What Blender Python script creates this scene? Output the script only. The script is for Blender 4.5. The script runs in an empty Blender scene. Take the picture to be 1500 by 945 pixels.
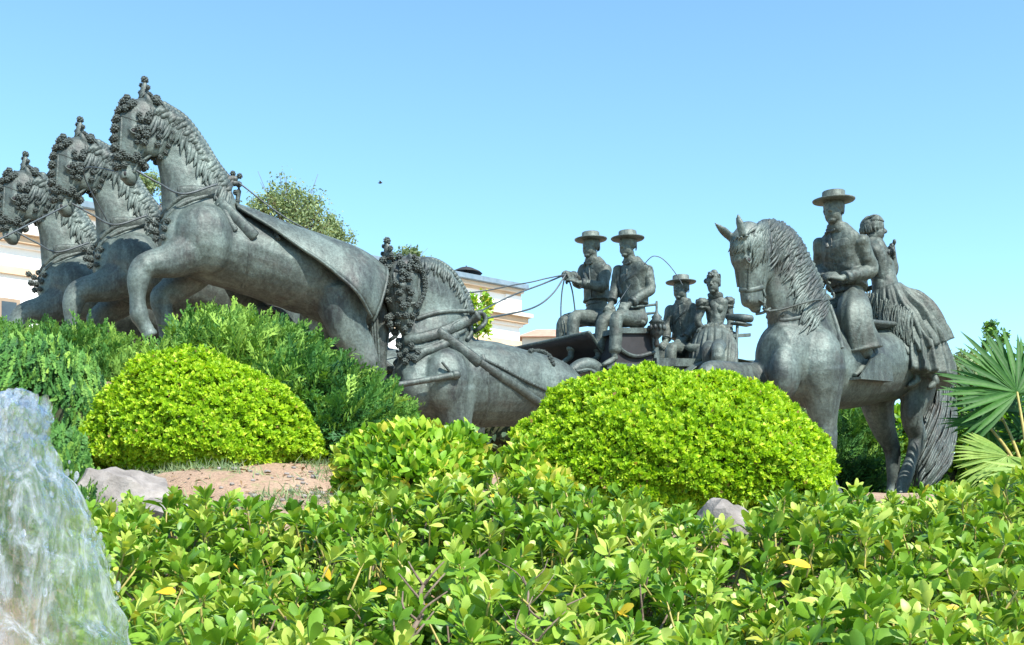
import bpy, math, random
import numpy as np
from mathutils import Vector, Matrix
from mathutils.bvhtree import BVHTree
random.seed(7); rng = np.random.default_rng(7)
R = math.radians
S = bpy.context.scene
C = S.collection

# ------------------------------------------------------------------ camera, world, sun, exposure
F = 1667.0; HZ = 800.0; CZ = 1.6            # focal length and horizon row in photo pixels, eye height in metres
cam = bpy.data.objects.new('camera', bpy.data.cameras.new('camera')); C.objects.link(cam)
cam.location = (0, 0, CZ); cam.rotation_euler = (R(90), 0, 0)
cam.data.sensor_width = 36; cam.data.lens = 36*F/1500; cam.data.shift_y = (HZ-472.5)/1500
cam.data.clip_start = .05; cam.data.clip_end = 5000
S.camera = cam
SUN_EL, SUN_AZ = R(50), R(142)              # azimuth clockwise from +Y
sd = Vector((math.sin(SUN_AZ)*math.cos(SUN_EL), math.cos(SUN_AZ)*math.cos(SUN_EL), math.sin(SUN_EL)))
W_ = bpy.data.worlds.new('World'); S.world = W_; W_.use_nodes = True
nt = W_.node_tree; bg = nt.nodes['Background']
sky = nt.nodes.new('ShaderNodeTexSky'); sky.sky_type = 'NISHITA'; sky.sun_disc = False
sky.sun_elevation = SUN_EL; sky.sun_rotation = SUN_AZ; sky.air_density = 1.0; sky.dust_density = .4; sky.ozone_density = 1.0
hs = nt.nodes.new('ShaderNodeMix'); hs.data_type = 'RGBA'; hs.blend_type = 'MULTIPLY'; hs.inputs[0].default_value = 1
hs.inputs[7].default_value = (.81, 1.08, 1.10, 1)
nt.links.new(sky.outputs[0], hs.inputs[6]); nt.links.new(hs.outputs[2], bg.inputs[0]); bg.inputs[1].default_value = .135
sl = bpy.data.lights.new('sun', 'SUN'); sl.energy = 4.5; sl.angle = R(.5); sl.color = (1, .955, .88)
so = bpy.data.objects.new('sun', sl); C.objects.link(so); so.rotation_euler = (-sd).to_track_quat('-Z', 'Y').to_euler(); so.location = (5, -5, 12)
S.view_settings.view_transform = 'Standard'; S.view_settings.look = 'None'; S.view_settings.exposure = 1.02; S.view_settings.gamma = 1
S.render.engine = 'CYCLES'

# ------------------------------------------------------------------ materials
def newmat(name):
    m = bpy.data.materials.new(name); m.use_nodes = True
    return m, m.node_tree, m.node_tree.nodes['Principled BSDF']
def ramp(nt, stops):
    r = nt.nodes.new('ShaderNodeValToRGB'); e = r.color_ramp.elements
    while len(e) < len(stops): e.new(.5)
    for i, (p, c) in enumerate(stops): e[i].position = p; e[i].color = (*c, 1)
    return r
def noise(nt, scale, detail=5, rough=.6, vec=None, dist=0):
    n = nt.nodes.new('ShaderNodeTexNoise'); n.inputs['Scale'].default_value = scale; n.inputs['Detail'].default_value = detail
    n.inputs['Roughness'].default_value = rough; n.inputs['Distortion'].default_value = dist
    if vec is not None: nt.links.new(vec, n.inputs['Vector'])
    return n
def mapping(nt, scale, src='Object'):
    t = nt.nodes.new('ShaderNodeTexCoord'); m = nt.nodes.new('ShaderNodeMapping'); m.inputs['Scale'].default_value = scale
    nt.links.new(t.outputs[src], m.inputs['Vector']); return m.outputs[0]
def mix(nt, a, b, fac, mode='MIX'):
    m = nt.nodes.new('ShaderNodeMix'); m.data_type = 'RGBA'; m.blend_type = mode
    for i, v in ((0, fac), (6, a), (7, b)):
        if hasattr(v, 'links') or hasattr(v, 'is_linked'): nt.links.new(v, m.inputs[i])
        elif i == 0: m.inputs[0].default_value = v
        else: m.inputs[i].default_value = (*v, 1)
    return m.outputs[2]
def bump(nt, bs, h, strength=.4, dist=.01):
    b = nt.nodes.new('ShaderNodeBump'); b.inputs['Strength'].default_value = strength; b.inputs['Distance'].default_value = dist
    nt.links.new(h, b.inputs['Height']); nt.links.new(b.outputs[0], bs.inputs['Normal'])

def bronze(name, dark=(.032, .038, .040), mid=(.072, .092, .084), light=(.155, .197, .178), rough=.55, bs=.28, bscale=60):
    m, nt, p = newmat(name)
    v = mapping(nt, (1, 1, 1)); v2 = mapping(nt, (3.2, 3.2, .8))
    a = noise(nt, 2.1, 5, .55, v, 1.2); r1 = ramp(nt, [(.3, dark), (.5, mid), (.72, light)]); nt.links.new(a.outputs[0], r1.inputs[0])
    b = noise(nt, 5, 7, .7, v2, .8); r2 = ramp(nt, [(.45, (0, 0, 0)), (.80, (.6, .6, .6))]); nt.links.new(b.outputs[0], r2.inputs[0])
    c = mix(nt, r1.outputs[0], (.20, .26, .235), r2.outputs[0])
    d = noise(nt, 3.3, 5, .6, v, 0); r3 = ramp(nt, [(.55, (0, 0, 0)), (.75, (.4, .4, .4))]); nt.links.new(d.outputs[0], r3.inputs[0])
    c = mix(nt, c, (.105, .078, .068), r3.outputs[0])                         # brown where the patina has worn off
    e = noise(nt, 48, 4, .7, v); r4 = ramp(nt, [(.36, (.66, .66, .66)), (.62, (1.12, 1.12, 1.12))]); nt.links.new(e.outputs[0], r4.inputs[0])
    c = mix(nt, c, r4.outputs[0], 1.0, 'MULTIPLY')
    nt.links.new(c, p.inputs['Base Color'])
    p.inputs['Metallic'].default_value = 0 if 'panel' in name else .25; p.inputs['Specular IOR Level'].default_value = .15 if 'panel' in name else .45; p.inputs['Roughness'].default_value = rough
    n = noise(nt, bscale, 6, .7, v); n2 = noise(nt, 14, 4, .6, v)
    ad = nt.nodes.new('ShaderNodeMath'); ad.operation = 'MULTIPLY_ADD'; nt.links.new(n2.outputs[0], ad.inputs[0]); ad.inputs[1].default_value = 2.0
    nt.links.new(n.outputs[0], ad.inputs[2]); bump(nt, p, ad.outputs[0], bs, .012)
    return m
def plain(name, c0, c1, scale=8, rough=.8, bs=.2, bscale=60, metal=0, spec=.5):
    m, nt, p = newmat(name); v = mapping(nt, (1, 1, 1))
    a = noise(nt, scale, 6, .65, v, .3); r = ramp(nt, [(.3, c0), (.7, c1)]); nt.links.new(a.outputs[0], r.inputs[0]); nt.links.new(r.outputs[0], p.inputs['Base Color'])
    p.inputs['Roughness'].default_value = rough; p.inputs['Metallic'].default_value = metal
    n = noise(nt, bscale, 5, .7, v); bump(nt, p, n.outputs[0], bs, .01); return m
def leafmat(name, stops, rough=.45, trans=.35, spec=.4, vein=True, sat=1.0):
    m, nt, p = newmat(name)
    at = nt.nodes.new('ShaderNodeAttribute'); at.attribute_name = 'tint'
    r = ramp(nt, stops); nt.links.new(at.outputs['Fac'], r.inputs[0])
    n = noise(nt, 25, 3, .6, mapping(nt, (1, 1, 1)), 0); r2 = ramp(nt, [(.3, (.78, .8, .7)), (.7, (1.12, 1.08, 1.15))]); nt.links.new(n.outputs[0], r2.inputs[0])
    c = mix(nt, r.outputs[0], r2.outputs[0], 1.0, 'MULTIPLY')
    nt.links.new(c, p.inputs['Base Color']); p.inputs['Roughness'].default_value = rough; p.inputs['Specular IOR Level'].default_value = spec
    tr = nt.nodes.new('ShaderNodeBsdfTranslucent'); tc = mix(nt, c, (1.25, 1.2, .45), 1.0, 'MULTIPLY'); nt.links.new(tc, tr.inputs[0])
    ms = nt.nodes.new('ShaderNodeMixShader'); ms.inputs[0].default_value = trans
    nt.links.new(p.outputs[0], ms.inputs[1]); nt.links.new(tr.outputs[0], ms.inputs[2]); nt.links.new(ms.outputs[0], nt.nodes['Material Output'].inputs[0])
    return m

M = {}
M['bronze'] = bronze('bronze_patina')
M['bronze_cloth'] = bronze('bronze_clothing', (.038, .045, .040), (.080, .097, .083), (.16, .192, .168), .6, .4, 40)
M['bronze_dark'] = bronze('bronze_dark', (.026, .031, .030), (.062, .076, .070), (.125, .155, .14), .5, .4, 70)
M['bronze_panel'] = plain('bronze_panel', (.014, .013, .014), (.03, .028, .03), 6, .75, .2, 50, 0)  # much darker bronze; the dashboard's shade is put into this colour
M['wire'] = plain('dark_wire', (.03, .04, .045), (.07, .09, .1), 20, .5)

# ------------------------------------------------------------------ mesh helpers
class MB:
    def __init__(s): s.v = []; s.f = []
    def add(s, v, f):
        o = len(s.v); s.v += [tuple(p) for p in v]; s.f += [tuple(i+o for i in q) for q in f]
    def join(s, o): s.add(o.v, o.f)
def cr(P, sub):
    """Catmull-Rom through rows of P"""
    P = np.asarray(P, float); n = len(P)
    if n == 2 or sub == 1:
        if sub == 1: return P
        t = np.linspace(0, 1, sub+1)[:, None]; return P[0]*(1-t)+P[1]*t
    Q = np.vstack([2*P[0]-P[1], P, 2*P[-1]-P[-2]]); out = []
    for i in range(1, n):
        p0, p1, p2, p3 = Q[i-1], Q[i], Q[i+1], Q[i+2]
        for k in range(sub):
            t = k/sub; out.append(.5*((2*p1)+(-p0+p2)*t+(2*p0-5*p1+4*p2-p3)*t*t+(-p0+3*p1-3*p2+p3)*t**3))
    out.append(P[-1]); return np.array(out)
def unit(v): v = np.asarray(v, float); return v/max(np.linalg.norm(v), 1e-9)
def loft(mb, rows, side=(0, 0, 1), n=14, sub=4, cap=.7, mod=None, ret=False):
    """rows: (x,y,z,a,b) a = half size along side, b = half size across it. Closed tube with rounded ends."""
    Q = cr(rows, sub); Q[:, 3:5] = np.maximum(Q[:, 3:5], 1e-4); m = len(Q); T = np.gradient(Q[:, :3], axis=0); side = unit(side)
    rings = []; frames = []
    for i in range(m):
        t = unit(T[i]); s = side-t*np.dot(side, t)
        if np.linalg.norm(s) < .05: s = frames[-1][1] if frames else unit(np.cross(t, (0.3, .9, .2)))
        s = unit(s); u = np.cross(s, t)
        if frames and np.dot(u, frames[-1][2]) < 0: pass
        frames.append((t, s, u))
    ang = np.linspace(0, 2*math.pi, n, endpoint=False); V = []
    def ring(c, fr, a, b, k=0):
        rr = np.ones(n) if mod is None else mod(ang, k)
        return [c+fr[1]*a*math.cos(x)*q+fr[2]*b*math.sin(x)*q for x, q in zip(ang, rr)]
    if cap > 0:
        r = min(Q[0, 3], Q[0, 4])*cap; c = Q[0, :3]; fr = frames[0]
        V += ring(c-fr[0]*r*.85, fr, Q[0, 3]*.5, Q[0, 4]*.5); V += ring(c-fr[0]*r*.5, fr, Q[0, 3]*.85, Q[0, 4]*.85)
    for i in range(m): V += ring(Q[i, :3], frames[i], Q[i, 3], Q[i, 4], i/(m-1))
    if cap > 0:
        r = min(Q[-1, 3], Q[-1, 4])*cap; c = Q[-1, :3]; fr = frames[-1]
        V += ring(c+fr[0]*r*.5, fr, Q[-1, 3]*.85, Q[-1, 4]*.85, 1); V += ring(c+fr[0]*r*.85, fr, Q[-1, 3]*.5, Q[-1, 4]*.5, 1)
    k = len(V)//n; Fs = []
    for i in range(k-1):
        for j in range(n): a = i*n+j; b = i*n+(j+1) % n; Fs.append((a, b, b+n, a+n))
    Fs.append(tuple(range(n))[::-1]); Fs.append(tuple(range((k-1)*n, k*n)))
    mb.add(V, Fs)
    if ret: return Q, frames
def tube(mb, pts, r, n=8, sub=4, flat=1, side=(0, 0, 1), cap=.7):
    rr = r if hasattr(r, '__len__') else [r]*len(pts)
    loft(mb, [(*p, q, q*flat) for p, q in zip(pts, rr)], side, n, sub, cap)
def ell(mb, c, ax, rot=None, nu=14, nv=9, bumpy=0):
    """ellipsoid; rot = 3x3 rows of axes"""
    rot = np.eye(3) if rot is None else np.asarray(rot, float); V = []; Fs = []
    for i in range(1, nv):
        th = math.pi*i/nv
        for j in range(nu):
            ph = 2*math.pi*j/nu; q = 1+(bumpy*(math.sin(5*ph+3*th*i) + math.cos(7*th+4*ph))*.5 if bumpy else 0)
            d = np.array([math.sin(th)*math.cos(ph), math.sin(th)*math.sin(ph), math.cos(th)])*q*np.asarray(ax)
            V.append(np.asarray(c)+d@rot)
    V.append(np.asarray(c)+np.array([0, 0, ax[2]])@rot); V.append(np.asarray(c)-np.array([0, 0, ax[2]])@rot)
    for i in range(nv-2):
        for j in range(nu): a = i*nu+j; b = i*nu+(j+1) % nu; Fs.append((a, a+nu, b+nu, b))
    t = len(V)-2
    for j in range(nu): Fs.append((t, j, (j+1) % nu)); Fs.append((t+1, (nv-2)*nu+(j+1) % nu, (nv-2)*nu+j))
    mb.add(V, Fs)
def box(mb, c, h, rot=None, bev=0):
    rot = np.eye(3) if rot is None else np.asarray(rot, float); c = np.asarray(c, float)
    if bev <= 0:
        V = [c+np.array([x*h[0], y*h[1], z*h[2]])@rot for x in (-1, 1) for y in (-1, 1) for z in (-1, 1)]
        mb.add(V, [(0, 1, 3, 2), (4, 6, 7, 5), (0, 4, 5, 1), (2, 3, 7, 6), (0, 2, 6, 4), (1, 5, 7, 3)]); return
    V = []
    for sc, z in ((1-bev/min(h[0], h[1]), -h[2]), (1, -h[2]+bev), (1, h[2]-bev), (1-bev/min(h[0], h[1]), h[2])):
        for x, y in ((-1, -1), (1, -1), (1, 1), (-1, 1)): V.append(c+np.array([x*h[0]*sc, y*h[1]*sc, z])@rot)
    Fs = [(3, 2, 1, 0), (12, 13, 14, 15)]
    for i in range(3):
        for j in range(4): a = i*4+j; b = i*4+(j+1) % 4; Fs.append((a, b, b+4, a+4))
    mb.add(V, Fs)
def slab(mb, pts, nrm, th):
    """polygon pts (ordered) extruded by th along -nrm"""
    n = len(pts); d = unit(nrm)*th; V = [np.asarray(p, float) for p in pts]+[np.asarray(p, float)-d for p in pts]
    Fs = [tuple(range(n)), tuple(range(2*n-1, n-1, -1))]+[(i, i+n, (i+1) % n+n, (i+1) % n) for i in range(n)]
    mb.add(V, Fs)
def lathe(mb, prof, c=(0, 0, 0), rot=None, n=28):
    rot = np.eye(3) if rot is None else np.asarray(rot, float); V = []; Fs = []
    for r, z in prof:
        for j in range(n): a = 2*math.pi*j/n; V.append(np.asarray(c)+np.array([r*math.cos(a), r*math.sin(a), z])@rot)
    k = len(prof)
    for i in range(k-1):
        for j in range(n): a = i*n+j; b = i*n+(j+1) % n; Fs.append((a, b, b+n, a+n))
    Fs.append(tuple(range(n))[::-1]); Fs.append(tuple(range((k-1)*n, k*n))); mb.add(V, Fs)
def bvh(mb): return BVHTree.FromPolygons([Vector(v) for v in mb.v], mb.f)
def mesh_of(name, mb, origin=(0, 0, 0), smooth=True):
    me = bpy.data.meshes.new(name); o = np.asarray(origin, float)
    me.from_pydata([tuple(np.asarray(v)-o) for v in mb.v], [], mb.f); me.update()
    if smooth: me.shade_smooth()
    return me
def remesh(name, mb, voxel, smooth=4, origin=(0, 0, 0), wrinkle=None):
    me = mesh_of(name+'_raw', mb, origin, False)
    t = bpy.data.objects.new('tmp', me); C.objects.link(t)
    r = t.modifiers.new('r', 'REMESH'); r.mode = 'VOXEL'; r.voxel_size = voxel; r.use_smooth_shade = True
    if smooth: s = t.modifiers.new('s', 'SMOOTH'); s.factor = .5; s.iterations = smooth
    dg = bpy.context.evaluated_depsgraph_get(); ev = t.evaluated_get(dg); out = bpy.data.meshes.new_from_object(ev)
    bpy.data.objects.remove(t); bpy.data.meshes.remove(me); out.name = name
    if wrinkle:
        n = len(out.vertices); co = np.empty(n*3); out.vertices.foreach_get('co', co); co = co.reshape(-1, 3)
        no = np.empty(n*3); out.vertex_normals.foreach_get('vector', no); no = no.reshape(-1, 3)
        amp, freq, seed = wrinkle; g = np.random.default_rng(seed); d = np.zeros(n); w = co.copy()
        for k in range(3): w += .25/freq*np.sin(co[:, [1, 2, 0]]*freq*(1.3+k)+g.uniform(0, 6, 3))
        for k in range(10):
            dr = unit(g.normal(size=3)); fq = freq*g.uniform(.7, 3.2); d += np.abs(np.sin(w@dr*fq+g.uniform(0, 6)))*-1/(1+fq/freq)
        d -= d.mean(); co += no*(d*amp)[:, None]; out.vertices.foreach_set('co', co.ravel()); out.update()
    out.shade_smooth(); return out
def npmesh(name, V, Q, tint=None):
    """V (n,3); Q (m,k) faces with k corners; tint per vertex"""
    me = bpy.data.meshes.new(name); V = np.asarray(V, np.float32); Q = np.asarray(Q, np.int32); m, k = Q.shape
    me.vertices.add(len(V)); me.vertices.foreach_set('co', V.ravel()); me.loops.add(m*k); me.loops.foreach_set('vertex_index', Q.ravel())
    me.polygons.add(m); me.polygons.foreach_set('loop_start', np.arange(0, m*k, k, dtype=np.int32)); me.update(calc_edges=True)
    if tint is not None:
        a = me.attributes.new('tint', 'FLOAT', 'POINT'); a.data.foreach_set('value', np.asarray(tint, np.float32))
    me.shade_smooth(); return me
def link(name, me, mat, parent=None, loc=None):
    o = bpy.data.objects.new(name, me); C.objects.link(o)
    if mat is not None and len(me.materials) == 0: me.materials.append(mat)
    if parent: o.parent = parent
    if loc is not None: o.location = loc
    return o
def tag(o, label, cat=None, group=None, kind=None):
    if label: o['label'] = label
    if cat: o['category'] = cat
    if group: o['group'] = group
    if kind: o['kind'] = kind
    return o
def thing(name, loc, label, cat, group=None):
    o = bpy.data.objects.new(name, None); C.objects.link(o); o.location = loc; o.empty_display_size = .2
    return tag(o, label, cat, group)
def part(name, mb, mat, parent, smooth=True):
    return link(name, mesh_of(name, mb, parent.location if parent.parent is None else ORG[0], smooth), mat, parent)
ORG = [Vector((0, 0, 0))]
def sub(name, mb, mat, par, root, smooth=True):
    return link(name, mesh_of(name, mb, root.location, smooth), mat, par)
def W(px, py, Y): return np.array([(px-750)/F*Y, Y, CZ+(HZ-py)/F*Y])
class Plane:
    """vertical plane through a photo point at depth Y, heading theta degrees towards the camera from image left"""
    def __init__(s, th, px, py, Y):
        s.d = np.array([-math.cos(R(th)), -math.sin(R(th)), 0]); s.l = np.array([math.sin(R(th)), -math.cos(R(th)), 0])
        s.O = W(px, py, Y); s.k = Y/F
    def __call__(s, px, py, lat=0):
        r = np.array([(px-750)/F, 1, (HZ-py)/F]); t = (np.dot(s.O-np.array([0, 0, CZ]), s.l)+lat*s.k)/np.dot(r, s.l)
        return np.array([0, 0, CZ])+r*t
    def row(s, px, py, lat, a, b):
        p = s(px, py, lat); k = p[1]/F; return (*p, a*k, b*k)
    def mirror(s, p): p = np.asarray(p, float); return p-2*np.dot(p-s.O, s.l)*s.l
CAM = Vector((0, 0, CZ))
def hit(tree, px, py, off=0.0, fb=None):
    d = Vector(((px-750)/F, 1, (HZ-py)/F)).normalized(); h = tree.ray_cast(CAM, d)
    if h[0] is None: return None if fb is None else np.asarray(fb(px, py), float)
    n = h[1]
    if n.dot(d) > 0: n = -n
    return np.array(h[0]+n*off)
def hits(tree, pts, off, fb=None, sub=3):
    P = cr([(x, y) for x, y in pts], sub); out = []
    for x, y in P:
        h = hit(tree, x, y, off, fb)
        if h is not None: out.append(h)
    # take out jumps in depth
    for _ in range(2):
        for i in range(1, len(out)-1): out[i] = .5*out[i]+.25*(out[i-1]+out[i+1])
    return out
def strap(mb, tree, pts, w, off=.004, th=.35, mir=None, fb=None, sub=3):
    """flat strap laid on a surface through photo points; w in metres"""
    h = hits(tree, pts, off, fb, sub)
    if len(h) < 2: return h
    for q in ([h] if mir is None else [h, [mir(p) for p in h]]):
        vd = unit(np.asarray(q[0])-np.array(CAM)); t = unit(np.asarray(q[-1])-np.asarray(q[0]))
        tube(mb, q, w, 8, 1, th, np.cross(vd, t))
    return h
exec_parts = []
# ------------------------------------------------------------------ pompom mesh, shared by every harness
def pompom_mesh():
    mb = MB(); g = np.random.default_rng(3); ell(mb, (0, 0, 0), (.72, .72, .72), None, 10, 7)
    for i in range(22):
        z = 1-2*(i+.5)/22; a = i*2.39996; r = math.sqrt(1-z*z); d = np.array([r*math.cos(a), r*math.sin(a), z])
        ell(mb, d*.72, np.array([.27, .27, .27])*g.uniform(.8, 1.15), None, 6, 4)
    return mesh_of('pompom', mb)
POM = pompom_mesh(); POM.materials.append(M['bronze_dark'])
def pompom(p, r, par, root):
    o = bpy.data.objects.new('pompom', POM); C.objects.link(o); o.parent = par; o.location = Vector(p)-root.location
    o.rotation_euler = (random.uniform(0, 6), random.uniform(0, 6), random.uniform(0, 6)); r *= random.uniform(.88, 1.12); o.scale = (r, r, r); return o

def locks(mb, tree, crest, fall, n, r, length, seed, mir=None, off=.012, wave=5, jit=6, both=.6, mt=0):
    """hair locks from a crest line; fall(t) gives the direction in photo pixels"""
    g = np.random.default_rng(seed); P = cr([(x, y) for x, y in crest], 8)
    for i in range(n):
        t = (i+g.uniform(0, 1))/n; q = t*(len(P)-1); a = int(q); b = min(a+1, len(P)-1); s = P[a]*(1-q+a)+P[b]*(q-a)
        d = np.array(fall(t), float); L = length*g.uniform(.55, 1.15); nrm = np.array([-d[1], d[0]]); ph = g.uniform(0, 6); wv = g.uniform(.5, 1)*wave
        s = s+nrm*g.uniform(-1, 1)*2+d*g.uniform(0, jit); pts = []
        for k in range(7):
            u = k/6; pts.append(s+d*L*u+nrm*math.sin(ph+u*5.2)*wv*u)
        h = []
        for j, (x, y) in enumerate(pts):
            w = hit(tree, x, y, off+g.uniform(0, .006)+.012*math.sin(j/6*math.pi))
            if w is not None: h.append(w)
        if len(h) < 4: continue
        for _ in range(2):
            for j in range(1, len(h)-1): h[j] = .5*h[j]+.25*(h[j-1]+h[j+1])
        rr = [r*g.uniform(.8, 1.2)*(.75+.5*math.sin(math.pi*min(j/(len(h)-1)*1.1, 1)))*(1 if j < len(h)-1 else .25) for j in range(len(h))]
        sd_ = np.cross(unit(h[0]-np.array(CAM)), unit(h[-1]-h[0]))
        tube(mb, h, rr, 6, 2, .6, sd_, .5)
        if mir is not None and t > mt and g.uniform() < both: tube(mb, [mir(p) for p in h], rr, 6, 2, .6, sd_, .5)

def horse_body(pl, D, voxel):
    mb = MB(); k = pl.k
    def lf(rows, n=20, cap=.7): loft(mb, [pl.row(*r) for r in rows], pl.l, n, 4, cap)
    lf(D['trunk'], 24, .8); lf(D['neck'], 20, .5); lf(D['head'], 18, .6)
    for c in D.get('muscle', []):
        x, y, lat, ax, bx = c; r = pl.row(x, y, lat, ax, bx); ell(mb, r[:3], (r[3], r[3]*.75, r[4]), np.array([pl.d, pl.l, (0, 0, 1)]), 16, 10)
    for L in D['legs']:
        rows = [pl.row(x, y, lat, r*(.8 if i < 3 else .82), r*(1 if i not in (5,) else .94)) for i, (x, y, lat, r) in enumerate(L)]
        loft(mb, rows, pl.l, 14, 4, .6)
        # hoof: flared, cut off flat
        a, b = np.array(rows[-2][:3]), np.array(rows[-1][:3]); t = unit(b-a); q = rows[-1][3]
        loft(mb, [(*(b-t*q*.2), q*.95, q*1.0), (*(b+t*q*.9), q*1.25, q*1.35), (*(b+t*q*1.15), q*1.2, q*1.3)], pl.l, 14, 1, 0)
        for i in D.get('joints', (3,)):
            if i < len(L)-2:
                r = rows[i]; ell(mb, r[:3], (r[3]*1.12, r[3]*1.1, r[3]*1.25), np.array([pl.d, pl.l, (0, 0, 1)]), 12, 8)
    H = D['head']
    # jaw discs, brow ridges, nostril rims and lips shaped on the head
    for sgn in (1, -1):
        x, y, lw, r = D['cheek']; q = pl.row(x, y, sgn*lw, r, r); ell(mb, q[:3], (r*pl.k*.95, r*pl.k*.42, r*pl.k*1.05), np.array([pl.d, pl.l, (0, 0, 1)]), 16, 10)
        x, y, lw = D['eye']; q = pl(x, y, sgn*lw); ell(mb, q, (7.5*k, 4.5*k, 4*k), np.array([pl.d, pl.l, (0, 0, 1)]), 12, 8)
        ell(mb, q-np.array([0, 0, 5*k]), (4.6*k, 3.6*k, 3.4*k), np.array([pl.d, pl.l, (0, 0, 1)]), 12, 8)
        x, y, lw = D['nostril']; q = pl(x, y, sgn*lw)
        u = unit(pl(*D['muzzle'][:2])-pl(H[-3][0], H[-3][1])); w = unit(np.cross(pl.l, u))
        for a in range(9):
            an = a/9*2*math.pi; ell(mb, q+u*math.cos(an)*4.2*k+w*math.sin(an)*2.8*k, (1.9*k,)*3, None, 8, 6)
        if 'ears' in D:
            bx, by, tx, ty, lb, lt = D['ears'][0 if sgn > 0 else 1]; a = pl(bx, by, lb); b = pl(tx, ty, lt); m_ = .55*a+.45*b
            side = unit(np.cross(b-a, pl.d)+np.array([0, 0, .01]))
            loft(mb, [(*a, 5.5*k, 6*k), (*m_, 6.5*k, 4.4*k), (*(.25*a+.75*b), 4.4*k, 3*k), (*b, 1.2*k, 1.2*k)], side, 12, 3, .5)
    x, y = D['muzzle'][:2]; q = pl(x, y); ell(mb, q, (9*k, 8*k, 5*k), np.array([pl.d, pl.l, (0, 0, 1)]), 12, 8)
    raw = bvh(mb)
    return mb, raw

def finish_body(root, mb, voxel, mat='bronze', smooth=3, wr=None):
    return link('body', remesh('body', mb, voxel, smooth, root.location, wr), M[mat], root)

def hide_mb(mb, pts, r): tube(mb, pts, r)

def eyes(root, pl, tree, e, n, k):
    for (x, y), nm, ax in ((e, 'eye', (4.6, 3.0, 3.0)), (n, 'nostril', (2.0, 2.0, 3.2))):
        p = hit(tree, x, y, -.2*k)
        if p is None: continue
        for q in (p, pl.mirror(p)):
            if tree.find_nearest(Vector(q))[3] > 2.5*k: continue
            m = MB(); ell(m, q, np.array(ax)*k, np.array([pl.d, pl.l, UP_]), 12, 8); sub(nm, m, M['bronze_panel'], root, root)
            if nm == 'eye':
                m = MB()
                for s in (1, -1): tube(m, [q+pl.d*5.5*k*c+UP_*(3.6*s*(1-abs(c)**2)*k)+(q-pl.mirror(q))/max(np.linalg.norm(q-pl.mirror(q)), .001)*1.0*k for c in (-1, -.5, 0, .5, 1)], 1.3*k, 8, 3)
                sub('eyelid', m, M['bronze'], root, root)
UP_ = np.array([0, 0, 1.])
# ------------------------------------------------------------------ the leading row: three harnessed horses
def harness_head(root, pl, tree, D, k):
    """bridle with blinkers, straps, pompoms and a plume"""
    mb = MB()
    for s in D['bridle']: strap(mb, tree, s, 2.0*k, .5*k, .5, pl.mirror)
    br = sub('bridle', mb, M['bronze_dark'], root, root)
    for x, y, lat, r, far in D['poms']:
        h = hit(tree, x, y, r*k*.55) if lat is None else None
        p = h if h is not None else pl(x, y, lat or 0)
        pompom(p, r*k, br, root)
        if far: pompom(pl.mirror(p), r*k, br, root)
    (x0, y0), (x1, y1) = D['plume']; a, b = pl(x0, y0), pl(x1, y1); v = b-a; mb = MB()
    loft(mb, [(*a, 2.5*k, 2.5*k), (*(a+v*.3), 7*k, 7*k), (*(a+v*.65), 5.5*k, 5.5*k), (*b, 3*k, 3*k)], pl.l, 12, 4, .6)
    for i in range(9):
        an = i*.7; tube(mb, [a+v*(.15+.6*t)+(pl.d*math.cos(an+2*t)+pl.l*math.sin(an+2*t))*(7.2-3*t)*k for t in (0, .33, .66, 1)], 1.3*k, 6, 2)
    pm = sub('plume', mb, M['bronze_dark'], root, root)
    for dx, dy, r in ((0, 1, 6), (-5, 9, 4), (5, 12, 4.2), (-6, 20, 4), (7, 22, 4)): pompom(pl(x1+dx, y1+dy-6, (dx*2)), r*k, pm, root)
    return br

def cloth_shell(mb, pl, rows, f_low, i0, i1, off=1.05, th=3.5, nseg=14, flare=.42):
    """cloth lying over the trunk from one flank to the other; f_low(t) gives the lower edge angle on each flank"""
    tmp = MB(); Q, fr = loft(tmp, [pl.row(*r) for r in rows], pl.l, 8, 6, .8, None, True)
    k = pl.k; n = len(Q); a, b = int(i0*(n-1)), int(i1*(n-1)); V = []; m = b-a+1
    for i in range(a, b+1):
        t, s, u = fr[i]
        if u[2] < 0: u = -u
        if np.dot(s, pl.l) < 0: s = -s
        lo = f_low((i-a)/(b-a)); A = np.linspace(-lo, math.pi+lo, 2*nseg+1); tt = (i-a)/(b-a)
        for x in A:
            fl = 1+flare*max(0, tt-.25)*max(0, 1-min(x+lo, math.pi+lo-x)/.9)**1.5
            edge = min(x+lo, math.pi+lo-x); wv = .012*math.sin(i*.9)*max(0, 1-edge*1.6)
            V.append(Q[i, :3]+s*math.cos(x)*(Q[i, 3]*(off+wv)+th*k*.4)*fl+u*math.sin(x)*(Q[i, 4]*(off+wv)+th*k*.4))
    w = 2*nseg+1; Fs = [(i*w+j, i*w+j+1, (i+1)*w+j+1, (i+1)*w+j) for i in range(m-1) for j in range(w-1)]
    mb.add(V, Fs); return V, m, w

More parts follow.
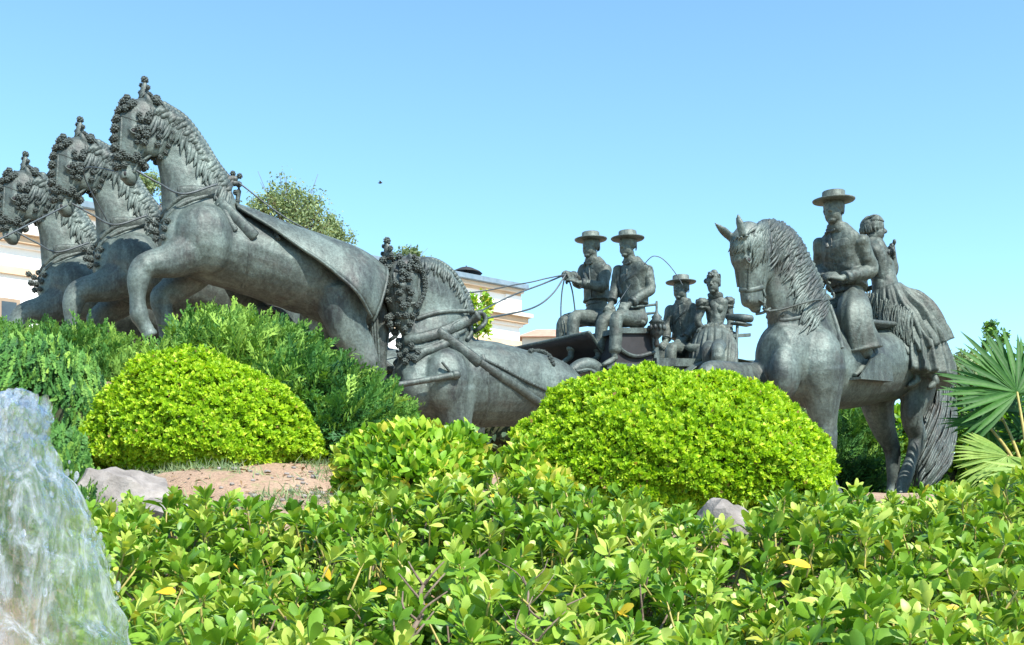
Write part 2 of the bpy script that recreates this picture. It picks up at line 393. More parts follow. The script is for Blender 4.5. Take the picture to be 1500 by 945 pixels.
plA = Plane(30, 330, 300, 10.0)
A = dict(
 trunk=[(262, 340, 0, 40, 46), (300, 352, 0, 50, 60), (350, 370, 0, 54, 57), (410, 392, 0, 56, 55), (465, 410, 0, 53, 55), (508, 430, 0, 50, 52), (532, 446, 0, 34, 38)],
 neck=[(300, 340, 0, 38, 60), (290, 292, 0, 28, 54), (277, 250, 0, 22, 45), (261, 212, 0, 19, 38), (242, 184, 0, 19, 31), (224, 172, 0, 18, 24)],
 head=[(226, 162, 0, 18, 20), (208, 176, 0, 21, 29), (199, 200, 0, 20, 30), (193, 226, 0, 15, 23), (189, 248, 0, 12, 17), (188, 262, 0, 11, 13)],
 cheek=(221, 200, 12, 27), eye=(196, 190, 18), nostril=(181, 256, 10), muzzle=(190, 267),
 ears=[(222, 158, 214, 138, 12, 14), (218, 160, 205, 140, -12, -14)],
 muscle=[(300, 350, 30, 46, 52), (300, 350, -30, 46, 52), (505, 423, 24, 42, 46), (505, 423, -24, 42, 46), (262, 352, 20, 26, 34), (262, 352, -20, 26, 34)],
 legs=[[(312, 350, 28, 42), (283, 368, 32, 33), (248, 383, 32, 25), (213, 391, 32, 19), (203, 410, 32, 17), (201, 438, 32, 12.5), (204, 462, 32, 13.5), (210, 474, 32, 11), (216, 484, 32, 11)],
       [(300, 370, -30, 38), (278, 402, -32, 28), (252, 425, -32, 21), (236, 438, -32, 17), (240, 462, -32, 14), (244, 490, -32, 12), (246, 510, -32, 13), (248, 518, -32, 11), (250, 526, -32, 11)],
       [(500, 432, 26, 46), (507, 474, 34, 32), (524, 508, 34, 26), (543, 543, 34, 17), (549, 560, 34, 15), (545, 595, 34, 12), (541, 625, 34, 13), (546, 638, 34, 11), (552, 648, 34, 11)],
       [(488, 440, -26, 46), (470, 484, -34, 32), (480, 512, -34, 23), (500, 540, -34, 16), (504, 556, -34, 14), (498, 590, -34, 12), (494, 618, -34, 13), (498, 632, -34, 11), (503, 640, -34, 11)]],
 bridle=[[(222, 158), (225, 180), (215, 212), (200, 240), (196, 252)], [(178, 170), (200, 178), (222, 182), (240, 178)], [(172, 236), (188, 240), (204, 242)],
         [(180, 160), (178, 190), (176, 225)], [(240, 180), (240, 205), (225, 225), (205, 238)]],
 plume=((211, 150), (212, 122)))
P_ = []
for x, y in ((181, 148), (175, 160), (171, 173), (169, 187), (168, 201), (169, 215), (171, 228)): P_.append((x, y, 6, 6.2, True))
g_ = np.random.default_rng(5)
for i in range(17): P_.append((g_.uniform(184, 236), g_.uniform(143, 162), None if g_.uniform() < .5 else g_.uniform(-8, 16), 6, i % 2 == 0))
for y in range(168, 218, 10):
    for x in (203, 214): P_.append((x+g_.uniform(-3, 3)+(y-190)*-.12, y+g_.uniform(-3, 3), None, g_.uniform(4.6, 6.4), True))
for x, y in ((170, 234), (178, 231), (187, 230), (196, 233), (205, 237), (174, 243), (183, 242), (210, 243), (200, 228), (180, 224)): P_.append((x, y, None, 5.6, True))
for x, y in ((238, 158), (244, 166), (249, 175), (252, 185), (252.5, 195), (251, 205), (247, 214), (241, 222), (233, 228), (224, 232), (232, 190), (233, 201), (230, 212)): P_.append((x, y, None, 4.4, True))
A['poms'] = P_

def build_A():
    pl, D, k = plA, A, plA.k
    root = thing('bronze_horse', pl(380, 560), 'bronze harnessed horse with raised foreleg, nearest and highest of the three leading the hitch', 'horse statue', 'bronze horses pulling the carriage')
    mb, raw = horse_body(pl, D, .014); finish_body(root, mb, .013, wr=(.007, 5, 3))
    # mane: braided into a net of knots
    m = MB(); locks(m, raw, [(232, 156), (262, 172), (288, 203), (310, 238), (338, 272)], lambda t: (-.35+.2*t, .95), 90, 2.5*k, 34, 11, pl.mirror, .008, 4, 10)
    locks(m, raw, [(236, 156), (268, 174), (294, 206), (316, 240), (342, 272)], lambda t: (-.8, .6), 60, 3.0*k, 16, 12, pl.mirror, .02, 3, 4)
    for i, (x, y) in enumerate(cr([(240, 154), (270, 174), (296, 208), (316, 240), (338, 268)], 6)):
        for s in (0, 1):
            p = pl(x-2*s, y+2*s, 0); ell(m, p, (6.5*k, 5.5*k, 5.5*k), None, 8, 6, .12)
    sub('mane', m, M['bronze'], root, root)
    harness_head(root, pl, raw, D, k); eyes(root, pl, raw, (196, 192), (183, 254), k)
    # breast collar: scalloped leather and two rolls
    m = MB()
    for dy, w in ((0, 3.4), (11, 3.2)): strap(m, raw, [(238, 318-dy*.2+dy), (252, 298+dy), (275, 284+dy), (305, 276+dy), (328, 270+dy)], w*k, .6*k, .7, pl.mirror)
    strap(m, raw, [(262, 285), (285, 283), (310, 286), (326, 282)], 11*k, .8*k, .22, pl.mirror)
    strap(m, raw, [(316, 262), (322, 290), (332, 318), (345, 338)], 4*k, 1.2*k, .4, pl.mirror)
    strap(m, raw, [(300, 268), (322, 300), (352, 330)], 2.4*k, 1.2*k, .5, pl.mirror)
    bc = sub('breast_collar', m, M['bronze_dark'], root, root)
    for x, y in ((218, 322), (227, 328), (236, 322), (222, 338), (232, 342), (242, 336), (228, 350), (240, 348), (247, 326)): pompom(hit(raw, x, y, 3*k, lambda a, b: pl(a, b, 12)), 5.5*k, bc, root)
    # back pad with a terret and knob ornament
    m = MB(); strap(m, raw, [(352, 292), (357, 325), (366, 362), (362, 400), (352, 432)], 3*k, .6*k, .45, pl.mirror)
    a = pl(338, 300); b = pl(352, 258)
    tube(m, [pl(322, 276), pl(334, 264), pl(345, 262)], [5*k, 6*k, 5*k], 8, 3); tube(m, [pl(340, 268), pl(350, 272), pl(347, 300)], [5*k, 4*k, 3*k], 8, 3)
    pad = sub('back_strap', m, M['bronze_dark'], root, root)
    for x, y in ((330, 256), (341, 254), (351, 258), (350, 270), (345, 282), (348, 295), (336, 270)): pompom(pl(x, y, 0), 5*k, pad, root)
    for x, y in cr([(380, 320), (392, 325), (401, 336), (406, 350)], 3): pompom(hit(raw, x, y, 2*k, lambda a, b: pl(a, b, 0)), 4.2*k, pad, root)
    # cloth over the back with its long slanting lower edge
    m = MB(); CV, cm, cw = cloth_shell(m, pl, [(300, 350, 0, 54, 60), (350, 370, 0, 60, 62), (410, 394, 0, 63, 62), (465, 412, 0, 62, 62), (505, 426, 0, 64, 60), (538, 442, 0, 54, 54)], lambda t: -.85+1.62*t, .10, 1.0)
    cl = sub('rump_cloth', m, M['bronze'], root, root); md = cl.modifiers.new('thick', 'SOLIDIFY'); md.thickness = 3*k; md.offset = 1
    m = MB(); P0 = [(330, 312), (380, 352), (430, 398), (480, 442), (522, 474)]; 
    for col in (0, cw-1): tube(m, [CV[i*cw+col] for i in range(0, cm, 2)], 2.6*k, 8, 2)
    tube(m, [CV[(cm-1)*cw+j] for j in range(0, cw, 2)], 2.4*k, 8, 2)
    strap(m, raw, [(318, 296), (345, 322), (372, 348)], 9*k, 2.5*k, .35, pl.mirror)
    sub('trace', m, M['bronze'], root, root)
    m = MB(); loft(m, [pl.row(545, 428, 0, 7, 7), pl.row(556, 440, 0, 11, 11), pl.row(560, 470, 0, 12, 12), pl.row(558, 520, 0, 9, 9), pl.row(562, 560, 0, 4, 4)], pl.l, 12, 4, .6)
    for i in range(14):
        an = i*.45; tube(m, [pl(548+6*t+9*math.cos(an), 436+100*t, 9*math.sin(an)*(1-.4*t)) for t in np.linspace(0, 1, 5)], 2.6*k, 6, 2)
    sub('tail', m, M['bronze_dark'], root, root)
    return root
def dup(root, shift, label, rz=0):
    r = root.copy(); C.objects.link(r); r.location = root.location+Vector(shift); r.rotation_euler = (0, 0, rz); r['label'] = label
    for ch in list(root.children):
        c = ch.copy(); C.objects.link(c); c.parent = r
        for g in list(ch.children): d = g.copy(); C.objects.link(d); d.parent = c
    return r
hA = build_A()
hB = dup(hA, (-.87, .85, -.02), 'bronze harnessed horse in the middle of the three leading the hitch, between the other two')
hC = dup(hA, (-1.72, 1.66, -.06), 'bronze harnessed horse farthest left of the three leaders, cut off by the photo edge')

# ------------------------------------------------------------------ the wheel horses in front of the carriage
plD = Plane(36, 720, 540, 11.3)
D_ = dict(
 trunk=[(606, 562, 0, 40, 44), (645, 562, 0, 50, 60), (700, 562, 0, 56, 64), (760, 568, 0, 56, 56), (808, 574, 0, 50, 48), (836, 580, 0, 34, 32)],
 neck=[(640, 540, 0, 38, 64), (642, 500, 0, 30, 60), (644, 462, 0, 24, 54), (630, 425, 0, 22, 46), (607, 402, 0, 20, 34)],
 head=[(604, 392, 0, 19, 22), (592, 408, 0, 23, 30), (589, 432, 0, 21, 28), (592, 456, 0, 16, 21), (597, 476, 0, 13, 16), (600, 488, 0, 12, 13)],
 cheek=(606, 432, 12, 19), eye=(590, 418, 20), nostril=(594, 484, 9), muzzle=(601, 493),
 ears=[(602, 386, 600, 370, 12, 14), (592, 388, 584, 372, -12, -14)],
 muscle=[(655, 560, 30, 42, 50), (655, 560, -30, 42, 50), (800, 575, 22, 40, 42), (800, 575, -22, 40, 42), (612, 570, 18, 28, 34), (612, 570, -18, 28, 34)],
 legs=[[(662, 575, 28, 40), (668, 612, 30, 27), (672, 645, 30, 20), (674, 668, 30, 16), (676, 700, 30, 12), (678, 726, 30, 13), (674, 738, 30, 11), (670, 748, 30, 11)],
       [(620, 580, -28, 38), (600, 606, -30, 26), (582, 622, -30, 20), (574, 640, -30, 16), (584, 670, -30, 12), (590, 695, -30, 13), (594, 706, -30, 11), (598, 714, -30, 11)],
       [(806, 580, 24, 44), (812, 625, 30, 32), (818, 655, 30, 22), (830, 682, 30, 15), (826, 712, 30, 12), (822, 738, 30, 13), (818, 750, 30, 11), (814, 758, 30, 11)],
       [(790, 580, -24, 42), (776, 622, -30, 30), (786, 650, -30, 20), (800, 676, -30, 14), (794, 706, -30, 12), (790, 730, -30, 13), (786, 742, -30, 11), (782, 750, -30, 11)]],
 bridle=[[(578, 396), (592, 400), (612, 398)], [(577, 400), (579, 430), (584, 470)], [(614, 400), (612, 430), (604, 470)], [(582, 462), (594, 466), (606, 464)], [(580, 440), (594, 446), (608, 444)]],
 plume=((571, 384), (567, 358)))
P_ = []
for i in range(18): P_.append((g_.uniform(560, 616), g_.uniform(378, 396), None if i % 2 else g_.uniform(-8, 14), 5.8, i % 3 == 0))
for y in range(392, 448, 9):
    for x in (585, 598): P_.append((x+g_.uniform(-5, 5), y+g_.uniform(-4, 4), None, g_.uniform(4.6, 6.6), True))
for y in range(392, 452, 12): P_.append((566+(y-392)*.1+g_.uniform(-2, 2), y, 4, g_.uniform(5, 6.4), False))
for x, y in ((568, 466), (576, 462), (585, 460), (594, 462), (603, 462), (571, 475), (610, 458), (584, 472), (600, 474), (592, 482)): P_.append((x, y, None, 5.6, True))
for x, y in cr([(607, 376), (615, 388), (621, 403), (623, 420), (619, 436), (611, 448)], 3): P_.append((x, y, 24, 4.4, True))
D_['poms'] = P_
def build_D():
    pl, D, k = plD, D_, plD.k
    root = thing('bronze_horse', pl(720, 745), 'bronze harnessed horse close in front of the carriage dashboard, face covered in pompoms', 'horse statue', 'bronze horses pulling the carriage')
    mb, raw = horse_body(pl, D, .014); finish_body(root, mb, .014, wr=(.007, 5, 4))
    m = MB()
    for i, (x, y) in enumerate(cr([(612, 378), (640, 380), (664, 396), (682, 424), (694, 455)], 6)): ell(m, pl(x-3, y+3, 0), (6*k, 5*k, 5*k), None, 8, 6, .12)
    locks(m, raw, [(612, 380), (640, 384), (662, 402), (680, 430), (692, 458)], lambda t: (-.1, 1), 60, 2.0*k, 18, 31, pl.mirror, .004, 2, 3)
    sub('mane', m, M['bronze'], root, root); harness_head(root, pl, raw, D, k)
    # padded collar, hames, traces and straps
    m = MB(); fb = lambda a, b: pl(a, b, 34)
    strap(m, raw, [(700, 462), (672, 476), (645, 488), (618, 496), (596, 500)], 8*k, 2*k, .6, pl.mirror, fb)
    strap(m, raw, [(612, 468), (640, 458), (665, 456), (692, 456)], 3*k, 2.5*k, .8, pl.mirror, fb)
    strap(m, raw, [(606, 530), (622, 514), (648, 508), (668, 492)], 6*k, 2*k, .6, pl.mirror, fb)
    strap(m, raw, [(598, 512), (620, 512), (650, 500), (680, 484)], 3*k, 3*k, .6, pl.mirror, fb)
    for p in ([(655, 486), (662, 474), (680, 470), (690, 486), (682, 498)], [(686, 462), (700, 456), (712, 464), (708, 478), (692, 486)]):
        strap(m, raw, p, 3.6*k, 3*k, .8, pl.mirror, fb)
    bc = sub('collar', m, M['bronze_dark'], root, root)
    for x, y in ((588, 508), (596, 516), (604, 508), (600, 524), (590, 522), (612, 518), (596, 532), (608, 530)): pompom(hit(raw, x, y, 5*k, lambda a, b: pl(a, b, 20)), 5*k, bc, root)
    m = MB(); strap(m, raw, [(650, 492), (680, 516), (720, 545), (755, 566), (790, 590)], 6*k, 2.6*k, .45, pl.mirror, fb)
    strap(m, raw, [(640, 488), (672, 512), (700, 533)], 8*k, 4*k, .4, pl.mirror, fb)
    sub('trace', m, M['bronze_dark'], root, root)
    m = MB(); h = strap(m, raw, [(706, 527), (735, 540), (765, 556), (800, 572)], 2.2*k, 2*k, .7, pl.mirror, fb, 8)
    strap(m, raw, [(706, 520), (716, 560), (712, 600), (705, 622)], 3.4*k, .6*k, .4, pl.mirror)
    strap(m, raw, [(848, 560), (825, 570), (805, 585)], 2*k, .8*k, .5, pl.mirror)
    pad = sub('back_strap', m, M['bronze_dark'], root, root)
    for p in h[::1]: pompom(p, 2.6*k, pad, root)
    for x, y in cr([(776, 516), (790, 514), (802, 520), (810, 535)], 4): pompom(hit(raw, x, y, 2*k, lambda a, b: pl(a, b, 0)), 3.8*k, pad, root)
    m = MB(); loft(m, [pl.row(832, 552, 0, 8, 8), pl.row(846, 538, 0, 10, 10), pl.row(866, 536, 0, 11, 11), pl.row(882, 556, 0, 11, 11), pl.row(888, 600, 0, 9, 9), pl.row(884, 650, 0, 4, 4)], pl.l, 12, 5, .6)
    for i in range(12):
        an = i*.55; tube(m, [pl(x+7*math.cos(an), y+6*math.sin(an*1.3), 9*math.sin(an)) for x, y in ((846, 539), (866, 537), (882, 557), (888, 600), (885, 655))], 2.4*k, 6, 3)
    sub('tail', m, M['bronze'], root, root)
    return root, raw
hD, rawD = build_D()
hE = dup(hD, (-.92, .80, .05), 'bronze harnessed horse mostly hidden behind the rump of the nearest leading horse')
# the pole between the wheel horses and its crossbar, near the first horse's chest
m = MB(); a = plD(572, 566, 46); b = plD(668, 549, 62); tube(m, [a, .5*(a+b), b], [.028, .03, .032], 10, 2); tube(m, [b-(b-a)*.03, b+(b-a)*.02], .045, 10, 2)
tube(m, [plD(648, 531, 58), plD(662, 548, 60)], .014, 8, 2)
tag(link('swingle_bar', mesh_of('swingle_bar', m), M['bronze_dark']), 'round bronze bar jutting forward across the shoulder of the horse before the carriage', 'bar')

# ------------------------------------------------------------------ the ridden horse
plG = Plane(42, 1170, 530, 9.2)
G_ = dict(
 trunk=[(1142, 522, 0, 38, 52), (1165, 527, 0, 46, 66), (1205, 536, 0, 52, 64), (1255, 540, 0, 56, 56), (1300, 530, 0, 52, 56), (1338, 528, 0, 46, 52), (1360, 534, 0, 30, 36)],
 neck=[(1178, 500, 0, 40, 72), (1168, 456, 0, 30, 66), (1155, 414, 0, 25, 60), (1138, 376, 0, 23, 52), (1112, 352, 0, 21, 36)],
 head=[(1102, 342, 0, 21, 28), (1099, 362, 0, 24, 39), (1102, 386, 0, 22, 40), (1102, 408, 0, 18, 30), (1102, 428, 0, 15, 24), (1103, 443, 0, 15, 22)],
 cheek=(1120, 390, 9, 21), eye=(1095, 378, 19), nostril=(1097, 438, 12), muzzle=(1107, 454),
 ears=[(1088, 345, 1080, 314, 14, 12), (1074, 351, 1047, 327, -12, -18)],
 muscle=[(1200, 535, 30, 44, 56), (1165, 535, -30, 44, 54), (1332, 535, 24, 42, 48), (1322, 535, -24, 42, 48), (1150, 545, 20, 28, 40), (1140, 545, -20, 28, 38)],
 legs=[[(1200, 545, 28, 46), (1205, 590, 30, 30), (1209, 625, 30, 20), (1211, 652, 30, 17), (1213, 685, 30, 11.5), (1217, 708, 30, 13), (1222, 718, 30, 11), (1226, 728, 30, 12)],
       [(1150, 552, -28, 40), (1105, 558, -30, 28), (1065, 550, -30, 21), (1038, 548, -30, 18), (1032, 568, -30, 15), (1036, 600, -30, 12), (1040, 622, -30, 13), (1046, 632, -30, 11), (1054, 640, -30, 12)],
       [(1338, 538, 26, 46), (1343, 575, 32, 30), (1336, 612, 32, 19), (1344, 640, 32, 15), (1337, 668, 32, 11.5), (1324, 705, 32, 12.5), (1320, 718, 32, 11), (1317, 730, 32, 12)],
       [(1305, 540, -26, 46), (1286, 580, -32, 32), (1292, 620, -32, 22), (1306, 655, -32, 14), (1308, 686, -32, 11), (1310, 712, -32, 12.5), (1307, 724, -32, 11), (1304, 734, -32, 12)]])
def build_G():
    pl, D, k = plG, G_, plG.k
    root = thing('bronze_horse', pl(1250, 740), 'bronze horse with long wavy mane carrying a hatted rider and a woman', 'horse statue')
    mb, raw = horse_body(pl, D, .013); finish_body(root, mb, .0125, wr=(.007, 5, 5))
    m = MB(); crest = [(1108, 332), (1124, 324), (1148, 328), (1176, 358), (1196, 400), (1216, 446)]
    locks(m, raw, crest, lambda t: (-.1-.5*t, 1-.2*t), 190, 1.9*k, 44, 41, pl.mirror, .005, 6, 24, .6, .25)
    locks(m, raw, crest, lambda t: (-.2-.5*t, 1-.2*t), 140, 2.1*k, 36, 42, pl.mirror, .014, 7, 6, .6, .25)
    locks(m, raw, [(1114, 330), (1134, 326), (1165, 345), (1188, 385), (1212, 440)], lambda t: (-.7, .7), 90, 2.4*k, 24, 43, pl.mirror, .02, 4, 2, .6, .25)
    sub('mane', m, M['bronze'], root, root)
    m = MB(); locks(m, raw, [(1078, 348), (1086, 345), (1098, 342), (1108, 338)], lambda t: (-.35+.1*t, 1), 46, 1.6*k, 24, 44, None, .006, 5, 5)
    sub('forelock', m, M['bronze'], root, root)
    eyes(root, pl, raw, (1096, 381), (1097, 437), k)
    m = MB()
    for s, w in (([(1080, 423), (1092, 426), (1106, 424), (1118, 420)], 3.6), ([(1118, 352), (1121, 380), (1120, 400), (1117, 420)], 1.9), ([(1078, 352), (1076, 380), (1082, 420)], 1.9),
                 ([(1080, 356), (1098, 358), (1118, 354), (1134, 362)], 2.1), ([(1132, 356), (1139, 380), (1134, 404), (1126, 416)], 1.8), ([(1100, 360), (1098, 380), (1097, 400), (1096, 424)], 1.6)):
        strap(m, raw, s, w*k, .5*k, .5, None)
    tube(m, [pl(1118, 424, 14), pl(1121, 438, 15), pl(1118, 452, 14), pl(1126, 456, 12)], 1.8*k, 8, 3); tube(m, [pl(1108, 460, 0), pl(1118, 458, 10), pl(1128, 452, 12)], 2*k, 8, 3)
    tube(m, [hit(raw, 1112, 440, .004)]+[pl(1120, 446, 15), pl(1122, 455, 12)], 1.6*k, 8, 3)
    sub('bridle', m, M['bronze'], root, root)
    m = MB(); strap(m, raw, [(1121, 455), (1124, 464), (1142, 470), (1170, 466), (1200, 455), (1218, 444)], 3*k, .8*k, .6, pl.mirror); 
    strap(m, raw, [(1214, 448), (1226, 480), (1232, 510)], 3.5*k, 1*k, .5, pl.mirror); strap(m, raw, [(1221, 446), (1238, 470), (1250, 500)], 2.4*k, 1*k, .5, pl.mirror)
    sub('breast_strap', m, M['bronze'], root, root)
    # saddle with high cantle under rider and skirt
    m = MB(); loft(m, [pl.row(1222, 462, 0, 26, 12), pl.row(1245, 476, 0, 38, 9), pl.row(1275, 480, 0, 42, 8), pl.row(1300, 480, 0, 34, 6)], pl.l, 16, 4, .6)
    sub('saddle', m, M['bronze_dark'], root, root)
    # long waved tail
    m = MB(); g = np.random.default_rng(9)
    core = [(1366, 528, 9), (1376, 560, 13), (1378, 600, 17), (1372, 640, 22), (1364, 680, 22), (1352, 712, 12)]
    loft(m, [pl.row(x, y, 0, r*.7, r*.8) for x, y, r in core], pl.l, 12, 4, .6)
    for i in range(120):
        an = g.uniform(0, 6.28); ph = g.uniform(0, 6); e = g.uniform(.75, 1.15); pts = []
        for j, (x, y, r) in enumerate(cr(core, 2)): 
            pts.append(pl(x+(r+1)*math.cos(an+j*.3)*1.15+2.6*math.sin(ph+j*1.4), y, (r+1)*math.sin(an+j*.3)*.9+2.6*math.cos(ph+j*1.4)))
        pts = pts[:max(5, int(len(pts)*e))]; tube(m, pts, [2.5*k]*(len(pts)-1)+[.8*k], 6, 2, .7)
    sub('tail', m, M['bronze_dark'], root, root)
    return root, raw
hG, rawG = build_G()
# ------------------------------------------------------------------ bronze people
UP = np.array([0, 0, 1.])
def rotz(v, a): c, s = math.cos(R(a)), math.sin(R(a)); return np.array([v[0]*c-v[1]*s, v[0]*s+v[1]*c, v[2]])
def head_shape(mb, c, f, u, tilt=0, woman=False):
    """c = centre of the head, f = facing, u = head height in metres"""
    f = unit(f); l = np.cross(UP, f); up = unit(UP+f*tilt); f = unit(np.cross(l, up)); B = np.array([f, l, up])
    def at(x, y, z): return c+(np.array([x, y, z-.5])*u)@B
    def e(x, y, z, a, b, h): ell(mb, at(x, y, z), (a*u, b*u, h*u), B, 16, 12)
    e(-.06, 0, .66, .42, .36, .34); e(.08, 0, .60, .29, .31, .30)          # skull, brow
    e(.11, 0, .34, .26, .275, .30); e(.22, 0, .09, .12, .14, .09)         # face, chin
    e(.0, .17, .25, .22, .10, .15); e(.0, -.17, .25, .22, .10, .15)           # jaw corners
    for s in (1, -1):
        e(.25, s*.12, .615, .085, .115, .035); e(.25, s*.145, .43, .085, .075, .065)   # brow ridge, cheekbone
        e(.272, s*.115, .55, .05, .06, .034)                                # eyeball under its lid
        loft(mb, [(*at(.02, s*.30, .58), .03*u, .05*u), (*at(-.02, s*.34, .5), .03*u, .06*u), (*at(.02, s*.30, .40), .02*u, .03*u)], l, 10, 2, .6)
    loft(mb, [(*at(.30, 0, .60), .035*u, .03*u), (*at(.375, 0, .50), .045*u, .045*u), (*at(.43, 0, .415), .062*u, .05*u), (*at(.36, 0, .375), .075*u, .03*u)], l, 12, 3, .6)
    for s in (1, -1): e(.37, s*.055, .395, .045, .035, .032)
    e(.325, 0, .285, .05, .105, .026); e(.315, 0, .235, .05, .085, .028)     # lips
    return at, B
def hand_shape(mb, w, d, nrm, u, curl=.8, left=True):
    """w wrist, d pointing out of the sleeve, nrm = out of the back of the hand"""
    d = unit(d); nrm = unit(nrm-d*np.dot(nrm, d)); s = np.cross(d, nrm)*(1 if left else -1); p = w+d*.40*u
    loft(mb, [(*(w-d*.05*u), .12*u, .09*u), (*(w+d*.16*u), .16*u, .085*u), (*(w+d*.36*u), .19*u, .075*u)], s, 12, 3, .5)
    for i, L in enumerate((.34, .39, .36, .28)):
        b = p+s*(.15-.10*i)*u; q1 = b+(d*math.cos(curl*.5)-nrm*math.sin(curl*.5))*L*.42*u; q2 = q1+(d*math.cos(curl*1.4)-nrm*math.sin(curl*1.4))*L*.34*u
        q3 = q2+(d*math.cos(curl*2.3)-nrm*math.sin(curl*2.3))*L*.28*u
        loft(mb, [(*(b-d*.06*u), .05*u, .05*u), (*b, .05*u, .05*u), (*q1, .046*u, .046*u), (*q2, .042*u, .042*u), (*q3, .034*u, .034*u)], s, 8, 2, .6)
    t0 = w+d*.12*u+s*.13*u; t1 = t0+(d*.6+s*.7)*.16*u; t2 = t1+(d*.95-nrm*.3)*.15*u
    loft(mb, [(*t0, .065*u, .06*u), (*t1, .055*u, .05*u), (*t2, .04*u, .04*u)], nrm, 8, 3, .6)
def hat(root, c, B, u, tiltf=.0, r=.72):
    mb = MB(); f, l, up = B; up = unit(up+f*tiltf); f = unit(np.cross(l, up)); rt = np.array([f, l, up])
    prof = [(.02, .36), (.36, .355), (.385, .33), (.40, .06), (.43, .035), (r*.96, .045), (r, .065), (r*1.005, .04), (r*.96, .0), (.36, -.015), (.3, -.01)]
    lathe(mb, [(a*u, b*u) for a, b in prof], c, rt, 40)
    h = sub('hat', mb, M['bronze_cloth'], root, root); mb = MB(); lathe(mb, [(.40*u, .05*u), (.412*u, .055*u), (.408*u, .15*u), (.396*u, .155*u)], c, rt, 36)
    sub('hat_band', mb, M['bronze_dark'], h, root); return h
def limb(mb, pts, u, side, sub_=4): loft(mb, [(*p, a*u, (b if b else a)*u) for p, a, b in pts], side, 16, sub_, .6)

